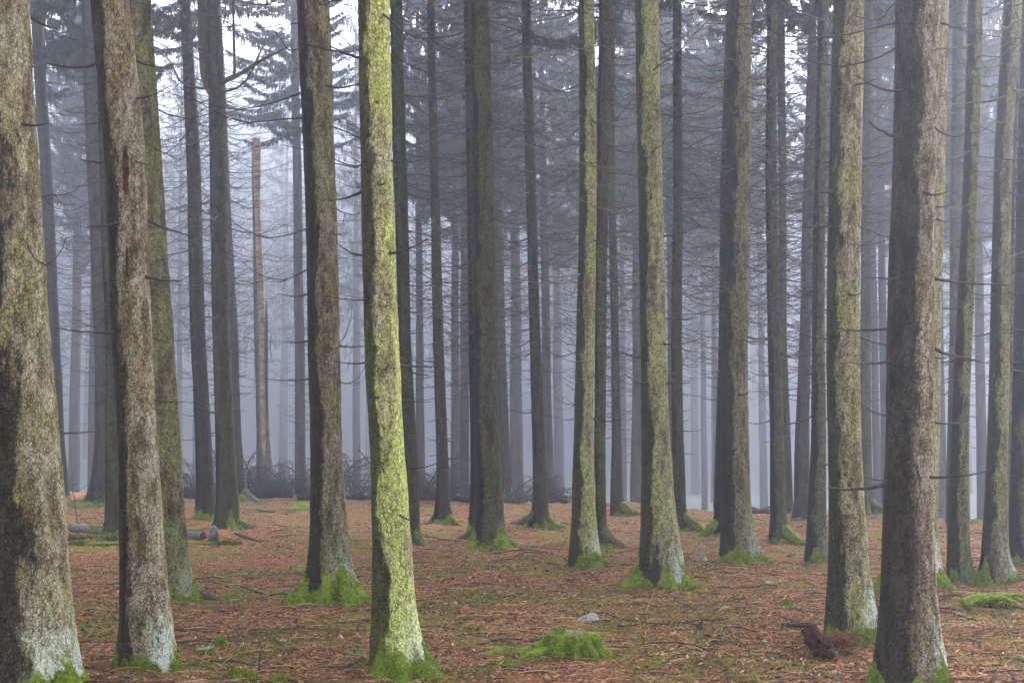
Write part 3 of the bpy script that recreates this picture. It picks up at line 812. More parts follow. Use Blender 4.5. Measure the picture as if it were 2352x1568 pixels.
V, Q, T = tube(np.array([rel(*q, sb[1], sb, -0.1) for q in ((613,764),(618,758),(623,770),(620,800),(626,832))]), [.015, .02, .025, .025, .008], 5)
link('bark_strip', mesh_np('bark_strip', V, [Q, T], M_TWIG), snag)

# ------------------------------------------------------------------ trunks standing farther back in the mist
def far_parts(seed):
    ctrl = [(-0.4, 0, 0, 1.15), (0.5, 0, 0, 1.1), (6, 0.02, 0, 0.95), (14, 0.05, 0, 0.74), (32, 0.1, 0, 0.05)]
    sc = [(z, x, y, r * 0.22) for z, x, y, r in ctrl]
    me, V, Q, moss, path = trunk_mesh(np.zeros(3), sc, dict(green=.15, stain=.3, lichen=.1, bright=.3, moss=.1), seed, 14, 32.0)
    g = np.random.default_rng(seed)
    b = Bag()
    h = 4.0
    while h < 15:
        for k in range(4):
            az = g.random() * 6.283; L = (0.4 + 1.6 * g.random()) * min(1, (h - 3) / 4)
            p = twig_path(L, 0.1 * g.random(), 0.3 * g.random(), 0.3, g, 6)
            c, s = math.cos(az), math.sin(az)
            p = np.stack([p[:, 0] * c - p[:, 1] * s, p[:, 0] * s + p[:, 1] * c, p[:, 2] + h], 1)
            p[:, :2] += 0.18 * np.array((c, s))
            b.add(*tube(p, np.linspace(0.014, 0.006, 6), 3, cap=False))
        h += 0.4
    return me, b.mesh('dead_branches', M_TWIG)
FAR = [far_parts(700 + i) for i in range(4)]

def far_spruce(px, Y, w, lean_px, seed, label, group, crown=12.0, dense=False):
    p, t = at_depth(px, 1100, Y)
    bx, bz = p[0], gz(p[0], Y)
    root = empty('spruce_tree', (bx, Y, bz), label, 'tree', group)
    r = w * 0.5 * t
    tr, br = FAR[seed % 4]
    s = min(1.7, max(0.6, r / 0.215))
    o = link('trunk', tr, root); o.scale = (s, s, 1)
    if Y < 60:
        o = link('dead_branches', br, root); o.rotation_euler = (0, 0, seed * 1.3); tag(o, kind='stuff')
    o = link('crown', (CROWN if dense else FARCROWN)[(seed + 1) % 4], root); o.location = (0.05, 0, crown); o.scale = (1.05, 1.05, (32.5 - crown) / 14.0); o.rotation_euler = (0, 0, seed * 2.1)
    root.rotation_euler = (0, lean_px * t / (1000 * t), seed)
    root.rotation_euler = (0, 0, 0)
    lean = lean_px / 1000.0
    root.rotation_euler = (0, lean, 0)
    return root

FARS = [  # x at y=1100, lean (top x minus foot x per 1000), width, distance
 (170,-10,25,74),(211,-14,17,68),(412,-14,15,88),(650,-4,20,108),(820,-14,18,84),(967,-14,19,62),(1047,-9,21,66),(1067,-5,21,58),
 (1187,-10,29,72),(1261,-18,22,60),(1285,-16,24,86),(1433,-5,14,82),(1548,-10,20,60),(1618,-4,14,84),(1645,-4,14,74),(1597,-6,19,108),
 (1754,-8,17,84),(2014,-2,18,64),(2034,-2,20,58),(2164,3,17,60),(2254,5,23,54),(1505,-5,19,66),(1692,-4,20,64),(1944,-4,19,68),(2096,2,20,66),(2216,5,18,70),(2296,7,18,64),(1342,-6,18,70),(1118,-6,20,68),(449,-14,12,96),(1706,0,14,92),(2120,2,18,78),(1640,0,12,112)]  # those right behind near trunks are hidden, added to shade the crest
g = np.random.default_rng(5)
for i, (px, ln, w, Y) in enumerate(FARS):
    far_spruce(px, Y, w, ln, 30 + i, 'faint grey spruce trunk far back in the mist', 'faint trunks in the mist', 14.0 if Y < 75 else 12.0, Y < 75)
for i in range(RANDN):
    px = g.uniform(-350, 2700)
    Y = g.uniform(86, 140)
    if 560 < px < 800 and Y < 110: continue
    far_spruce(px, Y, F * g.uniform(0.34, 0.5) / Y, g.normal() * 6, 60 + i, 'faint grey spruce trunk far back in the mist', 'faint trunks in the mist', g.uniform(11, 15))

# the stand carried on unseen beyond both edges, added to shade the near mist
g = np.random.default_rng(15)
side = []
while len(side) < SIDEN:
    Y = g.uniform(36, 74); u = g.uniform(0.42, 0.85) * (1 if g.random() < 0.72 else -1)
    if any((u * Y - a) ** 2 + (Y - b_) ** 2 < 16 for a, b_ in side): continue
    side.append((u * Y, Y))
    far_spruce(CX + F * u, Y, F * g.uniform(0.34, 0.46) / Y, g.normal() * 4, 200 + len(side), 'unseen tall spruce beside the view, added to shade the near mist', 'unseen spruces added for shade', 13.0, True)

def far_wood():
    g = np.random.default_rng(55)
    b = Bag(); NV = []
    n = 0
    while n < WOOD_N:
        Y = math.sqrt(g.uniform(126 ** 2, 285 ** 2)); u = g.uniform(-0.56, 0.56)
        px = CX + F * u
        if abs(px - 388) < 20 and Y > 215: continue
        n += 1
        x = u * Y; z = gz(x, Y); H = g.uniform(24, 33); r = g.uniform(0.17, 0.26)
        b.add(*tube(np.array([(x, Y, z - .3 if n % 3 == 0 else z + 8), (x, Y, z + 12), (x + g.normal() * .2, Y, z + H)]), [r, r * .8, .03], 6, cap=False))
        c0 = g.uniform(4, 12) if Y > 160 else g.uniform(9, 14)
        m = 260
        f = g.random(m) ** 1.2
        R0 = (3.0 * (1 - f) ** 0.8 + 0.15) * np.sqrt(g.random(m))
        a = g.random(m) * 6.283
        p = np.stack([x + R0 * np.cos(a), Y + R0 * np.sin(a), z + c0 + (H - c0) * f - 0.2 * R0], 1)
        d = np.stack([0.5 * np.cos(a), 0.5 * np.sin(a), -0.5 - 0.5 * g.random(m)], 1) * g.uniform(0.6, 1.6, (m, 1))
        s = np.cross(d, g.normal(size=(m, 3))); s /= np.linalg.norm(s, axis=1, keepdims=True) + 1e-9
        w = s * g.uniform(0.10, 0.28, (m, 1)) * (1.5 if Y > 200 else 1.0)
        NV.append(np.stack([p, p + d * .5 + w, p + d, p + d * .5 - w], 1).reshape(-1, 3))
    V2 = np.concatenate(NV); wV = np.concatenate(b.V); wQ = np.concatenate(b.Q)
    Q2 = np.arange(len(V2)).reshape(-1, 4) + len(wV)
    me = mesh_np('far_wood', np.concatenate([wV, V2]), [wQ, Q2], mats=[M_TWIG, M_NEEDLE], smooth=False, fmat=np.concatenate([np.zeros(len(wQ)), np.ones(len(Q2))]))
    tag(link('far_wood', me), kind='stuff', label='far spruce wood melting into the mist')
far_wood()

# ------------------------------------------------------------------ fallen brush along the rim
def brush(name, x0, x1, y0, n, hmax, label, seed, log_r=0.14, log_w=None, spread=1.0):
    g = np.random.default_rng(seed)
    a, _ = hit(x0, y0); b, _ = hit(x1, y0)
    c = (a + b) / 2
    root = empty(name, c, label, 'fallen tree', 'dead and fallen spruces')
    L = np.linspace(0, 1, 14)[:, None]
    p = a * (1 - L) + b * L
    p[:, 2] = ground_z(p[:, 0], p[:, 1]) + log_r * 0.6
    p[:, 1] += 0.2 * np.sin(L[:, 0] * 5 + seed)
    V, Q, T = tube(p - c, log_r * np.linspace(1.1, 0.75, 14) * (1 + 0.06 * np.sin(L[:, 0] * 23)), 14)
    link('log', mesh_np('log', V, [Q, T], M_LOG), root)
    for i in range(n):
        s = g.random()
        q = a * (1 - s) + b * s - c
        q[2] = gz(q[0] + c[0], q[1] + c[1]) - c[2] + log_r * 0.8
        h = hmax * (0.18 + 0.62 * g.random() ** 1.6)
        out = (g.random() - 0.5) * 4.6 * spread
        depth = g.normal() * 0.5
        t = np.linspace(0, 1, 12)
        arc = np.stack([q[0] + out * t, q[1] + depth * t, q[2] + h * (2.0 * t - (1.0 + 0.6 * g.random()) * t ** 2)], 1)
        arc[:, :2] += np.cumsum(g.normal(size=(12, 2)), 0) * 0.018
        bag = Bag()
        bag.add(*tube(arc, np.linspace(0.030, 0.007, 12) * (0.6 + 0.6 * g.random()), 5))
        for k in range(34):
            j = g.integers(2, 12)
            l = 0.25 + 0.55 * g.random()
            tt = np.linspace(0, 1, 5)
            dx = g.normal() * 0.5
            tw = np.stack([arc[j, 0] + l * dx * tt, arc[j, 1] + g.normal() * 0.4 * l * tt, arc[j, 2] + l * (0.25 * tt - (0.5 + 0.9 * g.random()) * tt ** 2)], 1)
            bag.add(*tube(tw, np.linspace(0.007, 0.003, 5), 3, cap=False))
        link('branch', bag.mesh('branch', M_TWIG), root)
    return root

brush('fallen_spruce', 418, 668, 1142, 44, 2.5, 'long dark fallen spruce with arching dead branches below the snapped trunk', 41, 0.24, spread=0.9)
brush('fallen_spruce', 690, 860, 1147, 46, 2.5, 'grey tangle of fallen twigs between the moss-skirted and the yellow-green spruce', 42, 0.12)
brush('fallen_spruce', 935, 1100, 1149, 42, 2.2, 'fallen dead branches behind the thin bristling spruce', 43, 0.12)
brush('fallen_spruce', 1165, 1300, 1155, 26, 1.2, 'low heap of twiggy brush behind the slender brown spruce', 44, 0.09, spread=0.7)
brush('fallen_branch', 1722, 1768, 1179, 4, 0.5, 'small dark heap of dead sticks on the rim by the slim olive spruce', 45, 0.06, spread=0.4)

# ------------------------------------------------------------------ logs, stumps, stones, moss
def blob(p, sx, sy, sz, name, mat, seed, rough=0.25, parent=None, fuzz=0, flen=0.02, world=True):
    """an uneven lump sitting on the ground"""
    nu, nv = 28, 14
    th = np.arange(nu) / nu * 2 * math.pi; ph = np.linspace(-0.35, math.pi / 2 - 0.02, nv)
    TH, PH = np.meshgrid(th, ph)
    D = np.stack([np.cos(PH) * np.cos(TH), np.cos(PH) * np.sin(TH), np.sin(PH)], -1).reshape(-1, 3)
    k = 1 + rough * wob(D, seed, 0.45) + rough * 0.5 * wob(D, seed + 1, 1.3)
    V = D * k[:, None] * np.array((sx, sy, sz))
    i = np.arange(nv - 1)[:, None] * nu; j = np.arange(nu)[None, :]; j2 = (j + 1) % nu
    Q = np.stack([i + j, i + j2, i + nu + j2, i + nu + j], -1).reshape(-1, 4)
    top = np.array([[(nv - 1) * nu + q for q in range(nu)]])
    o = link(name, mesh_np(name, V, [Q, top], mat), parent, p)
    if fuzz:
        P, N = scatter_on(V, Q, np.clip(V[:, 2] / sz + 0.3, 0, 1), fuzz, seed)
        link('moss', blades(P, N + np.array((0, 0, 0.25)), flen, 0.0035, M_BLADE, 'moss', seed), o)
    return o

def stone(px, py, w, h, label, seed):
    p, t = hit(px, py)
    tag(blob(p, w * t / 2, w * t / 2.6, h * t, 'stone', M_STONE, seed, 0.2), label, 'stone', 'pale stones')
stone(1356, 1426, 46, 14, 'largest pale stone, behind the mossy stump', 61)
stone(1612, 1288, 26, 11, 'pale stone on bare needles beside the white-flanked spruce', 62)
stone(1181, 1181, 20, 5, 'flat pale stone by the mossy root of the slender brown spruce', 63)
stone(1214, 1157, 14, 6, 'small pale stone by the brush heap', 64)
stone(1765, 1342, 24, 6, 'flat whitish flake of stone among long straws', 65)
stone(1046, 1387, 15, 5, 'small grey stone between the yellow-green and the white-flanked spruce', 66)
stone(2128, 1571, 12, 9, 'round pebble at the foot of the near scaly spruce', 67)

def moss_lump(px, py, w, h, label, seed, dens=2500):
    p, t = hit(px, py)
    tag(blob(p, w * t / 2, w * t / 3, h * t, 'moss_cushion', M_MOSS, seed, 0.3, fuzz=dens, flen=0.010), label, 'moss', 'moss cushions')
moss_lump(560, 1562, 70, 20, 'bright green moss cushion under the upright dead twig', 71, 3500)
moss_lump(640, 1566, 60, 12, 'low moss cushion beside the brighter one under the twig', 72)
moss_lump(1806, 1392, 30, 14, 'mossy bit of wood on the open needle floor', 73, 1500)
moss_lump(505, 1480, 30, 9, 'small moss lump near the green leaf', 74, 1200)
moss_lump(2322, 1334, 34, 10, 'moss hump beside the leaning lichened spruce', 75, 1200)
moss_lump(690, 1168, 70, 10, 'mossy hump with dead sticks before the misty spruce in the brush', 76, 600)
moss_lump(1240, 1512, 24, 8, 'moss lump close against the mossy stump', 77, 1200)
moss_lump(1400, 1270, 26, 14, 'little mossy stub behind the slim green spruce', 78, 900)
moss_lump(1155, 1530, 66, 8, 'long low moss bed between stump and yellow-green spruce', 79, 2600)
moss_lump(2240, 1200, 30, 7, 'moss hump at the mist edge by the misty trunk', 80, 500)

def stump():
    b, t = hit(1318, 1498)
    root = empty('tree_stump', b, 'moss-covered stump with spreading roots on the open needle floor', 'stump')
    seg, g = 72, np.random.default_rng(9)
    r0, H = 60 * t, 40 * t
    th = np.arange(seg) / seg * 2 * math.pi
    zs = np.concatenate([np.linspace(-0.1, H, 16)])
    TH, ZZ = np.meshgrid(th, zs)
    lob = np.zeros_like(TH)
    for c, a, w in ((R(-55), .6, .16), (R(-90), .5, .15), (R(-122), .55, .15), (R(-168), .95, .2), (R(-22), .6, .2), (R(60), .5, .3), (R(130), .5, .3)):
        d = (TH - c + math.pi) % (2 * math.pi) - math.pi
        lob += a * np.exp(-(d / w) ** 2)
    hp = np.clip(ZZ / H, 0, 1)
    rr = r0 * (1 + lob * (0.13 + 0.85 * (1 - hp) ** 3.0) + 0.05 * np.sin(hp * math.pi) - 0.05 * hp ** 8)
    P = np.stack([np.cos(TH), np.sin(TH), ZZ * 4], -1).reshape(-1, 3)
    rr *= (1 + 0.04 * wob(P, 31, 0.8) + 0.05 * wob(P, 32, 2.0)).reshape(rr.shape)
    ztop = ZZ + (hp ** 3) * 0.014 * wob(P, 33, 0.6).reshape(rr.shape)
    V = np.stack([rr * np.cos(TH), rr * np.sin(TH), ztop], -1).reshape(-1, 3)
    K = len(zs)
    i = np.arange(K - 1)[:, None] * seg; j = np.arange(seg)[None, :]; j2 = (j + 1) % seg
    Q = np.stack([i + j, i + j2, i + seg + j2, i + seg + j], -1).reshape(-1, 4)
    n0 = len(V); rows = [V]; Qs = [Q]
    prev = (K - 1) * seg
    for f, dz in ((0.88, 0.004), (0.6, -0.006), (0.25, -0.010)):
        ring = V[(K - 1) * seg:K * seg].copy(); ring[:, :2] *= f; ring[:, 2] += dz
        rows.append(ring); s = n0; n0 += seg
        Qs.append(np.stack([prev + j[0], prev + j2[0], s + j2[0], s + j[0]], 1)); prev = s
    V = np.concatenate(rows); Q = np.concatenate(Qs)
    cap = np.array([[prev + q for q in range(seg)]])
    moss = np.where(np.arange(len(V)) >= K * seg, 0.15, 0.95) + 0.25 * wob(V, 34, 2.0)
    n = len(V)
    link('stump_body', mesh_np('stump_body', V, [Q, cap], M_BARK, True, {'side': np.full(n, -.5), 'moss': moss}, {'tp': np.tile((.2, .0, .1, 1.3), (n, 1))}), root)
    P, N = scatter_on(V, Q, np.clip(moss, 0, 1) * (V[:, 2] > 0) * (V[:, 2] < H * 0.9), 8000, 3)
    link('moss', blades(P, N + np.array((0, 0, .25)), 0.0055, 0.0026, M_BLADE, 'moss', 4), root)
    for k, (az, L, r) in enumerate(((184, 1.15, .075), (200, .75, .065), (-30, .45, .06), (-75, .3, .06), (-120, .35, .055))):
        p, rad = root_tube(b, az, L, r, 900 + k, 0.085)
        p[:, 2] += 0.012; Vr, Qr, Tr = tube(p, rad, 12); n = len(Vr)
        ms = np.clip(0.8 + 0.3 * wob(Vr, 50 + k, 1.5), 0.3, 1)
        ro = link('root', mesh_np('root', Vr, [Qr, Tr], M_BARK, True, {'side': np.full(n, -.5), 'moss': ms}, {'tp': np.tile((.5, .3, .1, .7), (n, 1))}), root)
        P, N = scatter_on(Vr, Qr, ms, 1800, 60 + k)
        N[N[:, 2] < 0] *= -1
        link('moss', blades(P, N, 0.0055, 0.0026, M_BLADE, 'moss', k), ro)
stump()

def log(x0, y0, x1, y1, w0, w1, label, mat, seed, name='log', end=None, lift=0.5, cat='log', moss=0):
    a, t0 = hit(x0, y0); b, t1 = hit(x1, y1)
    c = (a + b) / 2
    root = empty(name, c, label, cat, 'logs and sticks on the ground')
    n = 16
    L = np.linspace(0, 1, n)[:, None]
    p = a * (1 - L) + b * L
    rad = (w0 * t0 * (1 - L) + w1 * t1 * L)[:, 0] / 2
    p[:, 2] = np.linspace(gz(*a[:2]), gz(*b[:2]), n) + rad * lift
    g = np.random.default_rng(seed)
    rad *= 1 + 0.06 * g.normal(size=n)
    V, Q, T = tube(p - c, rad, 18)
    body = link('log_body' if cat == 'log' else 'stick_body', mesh_np('log_body', V, [Q], mat), root)
    s = 18
    ends = []
    for k, off in ((0, 0), (n - 1, (n - 1) * s)):
        E = V[off:off + s]; ctr = E.mean(0)
        d = (p[1] - p[0]) if k else (p[0] - p[1]); d = d / np.linalg.norm(d) * 0.004
        VV = np.concatenate([E + d, [ctr + d * 2]])
        kk = np.arange(s)
        link('cut_end', mesh_np('cut_end', VV, [np.stack([kk, (kk + 1) % s, np.full(s, s)], 1)], end or M_DARKEND, False), root)
    if moss:
        wgt = np.clip(wob(V, seed, 1.0) + 0.2, 0, 1) * (V[:, 2] > (p[:, 2].mean() - c[2]))
        P, N = scatter_on(V, Q, wgt, moss, seed)
        if P is not None:
            N[N[:, 2] < 0] *= -1
            link('moss', blades(P, N, 0.04, 0.008, M_BLADE, 'moss', seed), root)
    return root
log(418, 1234, 466, 1236, 17, 18, 'short grey log ending beside the small hewn stump', M_GREYLOG, 81)
log(166, 1224, 262, 1234, 19, 17, 'grey log with a mossy end, on top of the old log pile', M_GREYLOG, 82, end=M_CUT, lift=1.3, moss=700)
log(150, 1240, 262, 1242, 18, 14, 'rotten red-brown log at the bottom of the log pile', M_ROT, 83, moss=500)
log(160, 1252, 275, 1250, 8, 8, 'thin mossy log lying in front of the log pile', M_MOSS, 84, moss=900)
log(420, 1248, 555, 1250, 6, 5, 'long thin mossy stick in front of the short grey log', M_MOSS, 85, name='fallen_stick', cat='stick', moss=600)
log(540, 1228, 600, 1246, 7, 4, 'dark weathered stick beside the root of the forked spruce', M_LOG, 86, name='fallen_stick', cat='stick')
log(1795, 1442, 1870, 1440, 8, 7, 'dark wet stick poking out behind the red root lump', M_LOG, 87, name='fallen_stick', cat='stick')
log(1920, 1478, 2030, 1476, 5, 3, 'thin dark stick between root lump and near scaly spruce', M_LOG, 88, name='fallen_stick', cat='stick')
log(2250, 1392, 2352, 1400, 9, 5, 'mossy fallen branch beside the green mossy wood heap', M_LOG, 89, name='fallen_stick', cat='stick', moss=800)
log(590, 1172, 660, 1182, 5, 4, 'dark twig across the ground before the fallen spruce', M_LOG, 90, name='fallen_stick', cat='stick')
log(1740, 1214, 1795, 1213, 3, 3, 'long bare yellowish stick near the slim olive spruce', M_CUT, 91, name='fallen_stick', cat='stick')
log(1625, 1338, 1680, 1339, 4, 3, 'straight tan stick lying beside the white-flanked spruce', M_CUT, 92, name='fallen_stick', cat='stick')
log(1640, 1356, 1770, 1362, 3.5, 3, 'long tan straw-like stick among the needles', M_CUT, 93, name='fallen_stick', cat='stick')
log(965, 1197, 988, 1200, 5, 4, 'short pale split stick by the thin bristling spruce', M_CUT, 94, name='fallen_stick', cat='stick')

# small hewn stump beside the grey log
p, t = hit(491, 1240)
o = empty('tree_stump', p, 'small grey hewn stump beside the short grey log', 'stump')
V, Q, T = tube(np.array([(0, 0, -0.05), (0.01, 0, 0.1), (-0.02, 0.02, 0.2), (-0.03, 0.04, 0.26)]), [0.11, 0.095, 0.08, 0.05], 14)
link('stump_body', mesh_np('stump_body', V, [Q, T], M_GREYLOG), o)

# mossy heap of old wood
p, t = hit(2278, 1402)
o = empty('mossy_wood_heap', p, 'green mossy heap of old rotting branches on the needles', 'rotting wood')
for k, (dx, dy, L, az, r) in enumerate(((-0.22, 0, .35, 10, .07), (-.05, -.05, .45, -35, .05), (.1, .05, .4, 30, .05), (0, .05, .5, -10, .045), (.15, -.03, .5, -20, .03))):
    tt = np.linspace(0, 1, 9)
    q = np.stack([dx + L * (tt - .3) * math.cos(R(az)), dy + L * (tt - .3) * math.sin(R(az)), 0.06 + 0.09 * np.sin(tt * 2.6) + 0.02 * k * (1 - tt)], 1)
    V, Q, T = tube(q, r * (1 - 0.55 * tt), 10)
    s = link('branch', mesh_np('branch', V, [Q, T], M_MOSS), o)
    P, N = scatter_on(V, Q, np.ones(len(V)), 900, k)
    N[N[:, 2] < 0] *= -1
    link('moss', blades(P, N, 0.0055, 0.0026, M_BLADE, 'moss', k), s)

# broken red root lump
p, t = hit(1893, 1508)
o = empty('rotten_root', p, 'broken red-brown rotten root lump with a grey knobbly end', 'rotting wood')
def rough_lump(ctr, sx, sy, sz, tilt, seed, name, mat):
    nu, nv = 64, 40
    th = np.arange(nu) / nu * 2 * math.pi; ph = np.linspace(-1.5, 1.5, nv)
    TH, PH = np.meshgrid(th, ph)
    D = np.stack([np.cos(PH) * np.cos(TH), np.cos(PH) * np.sin(TH), np.sin(PH)], -1).reshape(-1, 3)
    k = 1 + 0.22 * wob(D, seed, 0.5) + 0.16 * wob(D, seed + 1, 1.3) + 0.07 * wob(D * np.array((1, 1, .35)), seed + 2, 4.5) + 0.03 * wob(D, seed + 3, 9)
    V = D * k[:, None] * np.array((sx, sy, sz))
    c, s_ = math.cos(R(tilt)), math.sin(R(tilt))
    V = np.stack([V[:, 0] * c + V[:, 2] * s_, V[:, 1], -V[:, 0] * s_ + V[:, 2] * c], 1) + np.array(ctr)
    a = np.arange(nv - 1)[:, None] * nu; b_ = np.arange(nu)[None, :]; b2 = (b_ + 1) % nu
    Q = np.stack([a + b_, a + b2, a + nu + b2, a + nu + b_], -1).reshape(-1, 4)
    return link(name, mesh_np(name, V, [Q, np.array([[(nv - 1) * nu + q for q in range(nu)]]), np.array([[q for q in range(nu)][::-1]])], mat), o)
rough_lump((-0.055, 0.10, 0.11), .075, .16, .17, -22, 12, 'root_body', M_ROT)
rough_lump((0.005, 0.0, 0.06), .085, .11, .08, 15, 18, 'root_body', M_ROT)
rough_lump((0.055, -0.07, 0.035), .045, .05, .05, 0, 24, 'knob', M_DARKEND)
bg_ = Bag()
g = np.random.default_rng(8)
for k in range(70):
    a = g.random() * 1.6 - 0.3
    q0 = np.array((-0.02 + 0.25 * g.random(), 0.05 + 0.3 * g.random(), 0.05 + 0.08 * g.random()))
    l = 0.08 + 0.22 * g.random()
    bg_.add(*tube(np.stack([q0, q0 + l * np.array((0.5 * math.cos(a), -0.3 * g.random(), 0.3)), q0 + l * np.array((math.cos(a), -0.4 * g.random(), 0.25 * math.sin(a)))]), [.006, .005, .002], 4))
link('splinters', bg_.mesh('splinters', M_SPLIT), o)

M_SPLINT = simple('mossy_splinter', (0.05, 0.05, 0.02), (0.15, 0.13, 0.07), 15.0)
# standing splinter and upright twig, small leaf
p, t = hit(1606, 1452)
V = np.array([(-.055, 0, -.02), (.045, 0, -.02), (.05, .03, -.02), (-.04, .035, -.02), (.035, .0, .14), (.045, .02, .15)])
tag(link('wood_splinter', mesh_np('wood_splinter', V, [np.array([[0, 1, 4], [0, 4, 3], [3, 4, 5], [2, 3, 5]]), np.array([[1, 2, 5, 4]])], M_SPLINT, False), None, p), 'upright pointed wood splinter on the open needle floor', 'splinter')
p, t = hit(596, 1545)
b = Bag()
b.add(*tube(np.array([(0, 0, -.05), (-.005, 0, .08), (.01, 0, .16), (.015, .01, .20)]), [.008, .007, .007, .004], 6))
b.add(*tube(np.array([(.01, 0, .15), (.03, 0, .17), (.05, .01, .20)]), [.005, .004, .003], 5))
tag(link('dead_twig', b.mesh('dead_twig', M_TWIG), None, p), 'short dead twig standing upright above the bright moss cushion', 'twig')
p, t = hit(468, 1500)
k = np.linspace(0, 1, 7)
wl = 0.035 * np.sin(k * math.pi) ** 0.7
top = np.stack([0.20 * k - .1, -wl, 0.02 + 0.03 * k], 1); bot = np.stack([0.20 * k - .1, wl, 0.03 + 0.04 * k], 1); mid = np.stack([0.20 * k - .1, 0 * k, 0.012 + 0.03 * k], 1)
V = np.concatenate([top, mid, bot]); i = np.arange(6)
M_LEAF = simple('green_leaf', (0.06, 0.16, 0.05), (0.12, 0.25, 0.09), 20.0, 0.5)
lf = link('leaf', mesh_np('leaf', V, [np.concatenate([np.stack([i, i + 1, i + 8, i + 7], 1), np.stack([i + 7, i + 8, i + 15, i + 14], 1)])], M_LEAF), None, p)
md = lf.modifiers.new('thick', 'SOLIDIFY'); md.thickness = 0.002
tag(lf, 'single broad green leaf lying on the needles', 'leaf')

# thin bare sapling by the dark spruce with the flared foot
def sapling(x, y, top_px, label, seed):
    p, t = hit(x, y)
    root = empty('bare_sapling', p, label, 'sapling')
    g = np.random.default_rng(seed)
    H = (y - top_px) * t
    b = Bag()
    z = np.linspace(-0.05, H, 10)
    s = np.stack([np.cumsum(g.normal(size=10)) * 0.03, np.cumsum(g.normal(size=10)) * 0.03, z], 1)
    b.add(*tube(s, np.linspace(.016, .004, 10), 6))
    link('stem', b.mesh('stem', M_TWIG), root)
    for k in range(5):
        j = 3 + k
        L = 0.25 + 0.5 * g.random(); a = g.random() * 6.28
        tt = np.linspace(0, 1, 6)
        q = np.stack([s[j, 0] + L * tt * math.cos(a), s[j, 1] + L * tt * math.sin(a), s[j, 2] + 0.3 * L * tt ** 2 + g.normal(size=6) * .012], 1)
        V, Q, T = tube(q, np.linspace(.008, .003, 6), 4)
        link('twig', mesh_np('twig', V, [Q, T], M_TWIG), root)
sapling(177, 1228, 1080, 'bare thin sapling rising out of the old log pile', 3)
sapling(236, 1235, 1150, 'short forked dead sapling in front of the flared dark spruce', 6)

# ------------------------------------------------------------------ litter, grass and ground moss (uncountable)
def scatter_xy(n, y0, y1, seed, power=1.7, um=0.43):
    g = np.random.default_rng(seed)
    k = 1 - power
    y = (y0 ** k + g.random(n) * (y1 ** k - y0 ** k)) ** (1 / k)
    x = g.uniform(-um, um, n) * y
    return x, y, g

def litter():
    n = 170000
    x, y, g = scatter_xy(n, 8.5, 52, 21)
    keep = wob(np.stack([x, y], 1), 8, 0.8) + 0.6 * wob(np.stack([x, y], 1), 9, 0.2) > g.normal(size=n) * 0.7 - 0.35
    x, y = x[keep], y[keep]; n = len(x)
    z = ground_z(x, y) + 0.006
    L = (0.008 + 0.022 * g.random(n) ** 1.8) * (1 + 0.018 * y); W = L * (0.22 + 0.3 * g.random(n))
    a = g.random(n) * 6.283
    tilt = g.normal(size=n) * 0.3; roll = g.normal(size=n) * 0.4
    ux = np.stack([np.cos(a), np.sin(a), tilt], 1); uy = np.stack([-np.sin(a), np.cos(a), roll], 1)
    c = np.stack([x, y, z + 0.3 * np.abs(tilt) * L], 1)
    up = np.stack([0 * x, 0 * x, 0.35 * W], 1)
    V = np.stack([c - ux * L[:, None], c - uy * W[:, None], c + ux * L[:, None], c + uy * W[:, None], c + up], 1).reshape(-1, 3)
    b = np.arange(n)[:, None] * 5
    T = np.concatenate([b + np.array([[0, 1, 4]]), b + np.array([[1, 2, 4]]), b + np.array([[2, 3, 4]]), b + np.array([[3, 0, 4]])])
    tag(link('needle_litter', mesh_np('needle_litter', V, [T], M_CHIP, False)), kind='stuff', label='pinkish brown cone scales and bark chips covering the ground')
litter()

def straws():
    n = 7500
    x, y, g = scatter_xy(n, 8.8, 42, 22)
    b = Bag()
    for i in range(n):
        L = 0.06 + 0.30 * g.random() ** 2.2
        a = g.normal() * 0.7 + (math.pi if g.random() < .5 else 0)
        t = np.linspace(-1, 1, 4)
        px = x[i] + L / 2 * t * math.cos(a); py = y[i] + L / 2 * t * math.sin(a)
        if g.random() < .06:
            pz = gz(x[i], y[i]) + (t + 1) * L * 0.4; px = x[i] + 0.05 * t; py = y[i] + 0 * t
        else:
            pz = gz(x[i], y[i]) + 0.012 + 0.02 * (1 - t * t) * g.random() + 0.008 * y[i] / 10
        r = (0.0014 + 0.0018 * g.random()) * (1 + y[i] * 0.02)
        b.add(*tube(np.stack([px, py, pz], 1), [r, r, r, r * .6], 3, cap=False))
    tag(link('straw_litter', b.mesh('straw_litter', M_STRAW)), kind='stuff', label='dry grass stalks and fine twigs strewn over the needles')
straws()

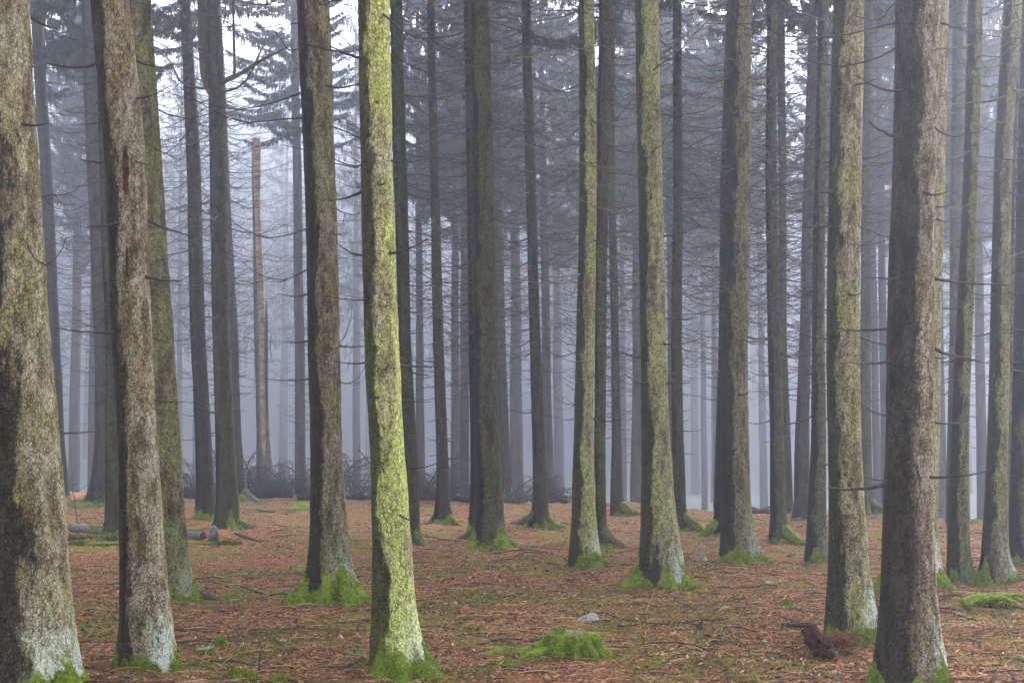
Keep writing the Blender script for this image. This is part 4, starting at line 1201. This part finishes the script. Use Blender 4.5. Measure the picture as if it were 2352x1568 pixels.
def fallen_twigs():
    n = 2200
    x, y, g = scatter_xy(n, 9.5, 52, 27, 1.3)
    b = Bag()
    for i in range(n):
        L = (0.12 + 0.55 * g.random() ** 2.5) * (1 + y[i] * 0.012)
        a = g.random() * 6.283
        t = np.linspace(-1, 1, 5)
        px = x[i] + L / 2 * t * math.cos(a) + g.normal(size=5) * 0.02 * L; py = y[i] + L / 2 * t * math.sin(a) + g.normal(size=5) * 0.02 * L
        pz = ground_z(px, py) + 0.012 + 0.05 * L * g.random() * (1 - t * t)
        r = (0.0025 + 0.005 * g.random() ** 2) * (1 + y[i] * 0.02)
        b.add(*tube(np.stack([px, py, pz], 1), r * np.array([1, 1, .9, .8, .5]), 4, cap=False))
    tag(link('fallen_twigs', b.mesh('fallen_twigs', M_TWIG)), kind='stuff', label='dark broken twigs scattered on the needle floor')
fallen_twigs()

def ground_green():
    n = 750000
    x, y, g = scatter_xy(n, 8.5, 50, 23)
    p = np.stack([x, y], 1)
    m = wob(p, 12, 0.28) * 0.8 + wob(p, 13, 1.1) * 0.6 + wob(p, 14, 3.0) * 0.4
    keep = m > 0.45 + 0.45 * g.normal(size=n)
    x, y = x[keep], y[keep]; n = len(x)
    P = np.stack([x, y, ground_z(x, y) - 0.002], 1)
    N = np.tile((0, 0, 0.8), (n, 1)).astype(float)
    me = blades(P, N, (0.022 * (1 + 0.02 * y))[:, None], (0.0030 * (1 + 0.03 * y))[:, None], M_GRASS, 'ground_moss', 5, 0.6)
    tag(link('ground_moss', me), kind='stuff', label='thin green moss and grass growing through the needle floor')
ground_green()

# ------------------------------------------------------------------ haze
def haze():
    x0, x1, y0, y1, z0, z1 = -255, 255, -55, 290, -5.0, 105.0
    V = [(x, y, z) for z in (z0, z1) for y in (y0, y1) for x in (x0, x1)]
    Q = [(0, 2, 3, 1), (4, 5, 7, 6), (0, 1, 5, 4), (1, 3, 7, 5), (3, 2, 6, 7), (2, 0, 4, 6)]
    m = bpy.data.materials.new('mist'); m.use_nodes = True
    t = m.node_tree; t.nodes.clear()
    out = t.nodes.new('ShaderNodeOutputMaterial'); pv = t.nodes.new('ShaderNodeVolumePrincipled')
    pv.inputs['Color'].default_value = (0.74, 0.82, 1.0, 1)
    pv.inputs['Density'].default_value = HAZE
    pv.inputs['Anisotropy'].default_value = ANISO
    t.links.new(pv.outputs[0], out.inputs['Volume'])
    tag(link('haze', mesh_np('haze', V, [np.array(Q)], m, False)), kind='stuff', label='pale grey mist hanging between the trunks')
haze()
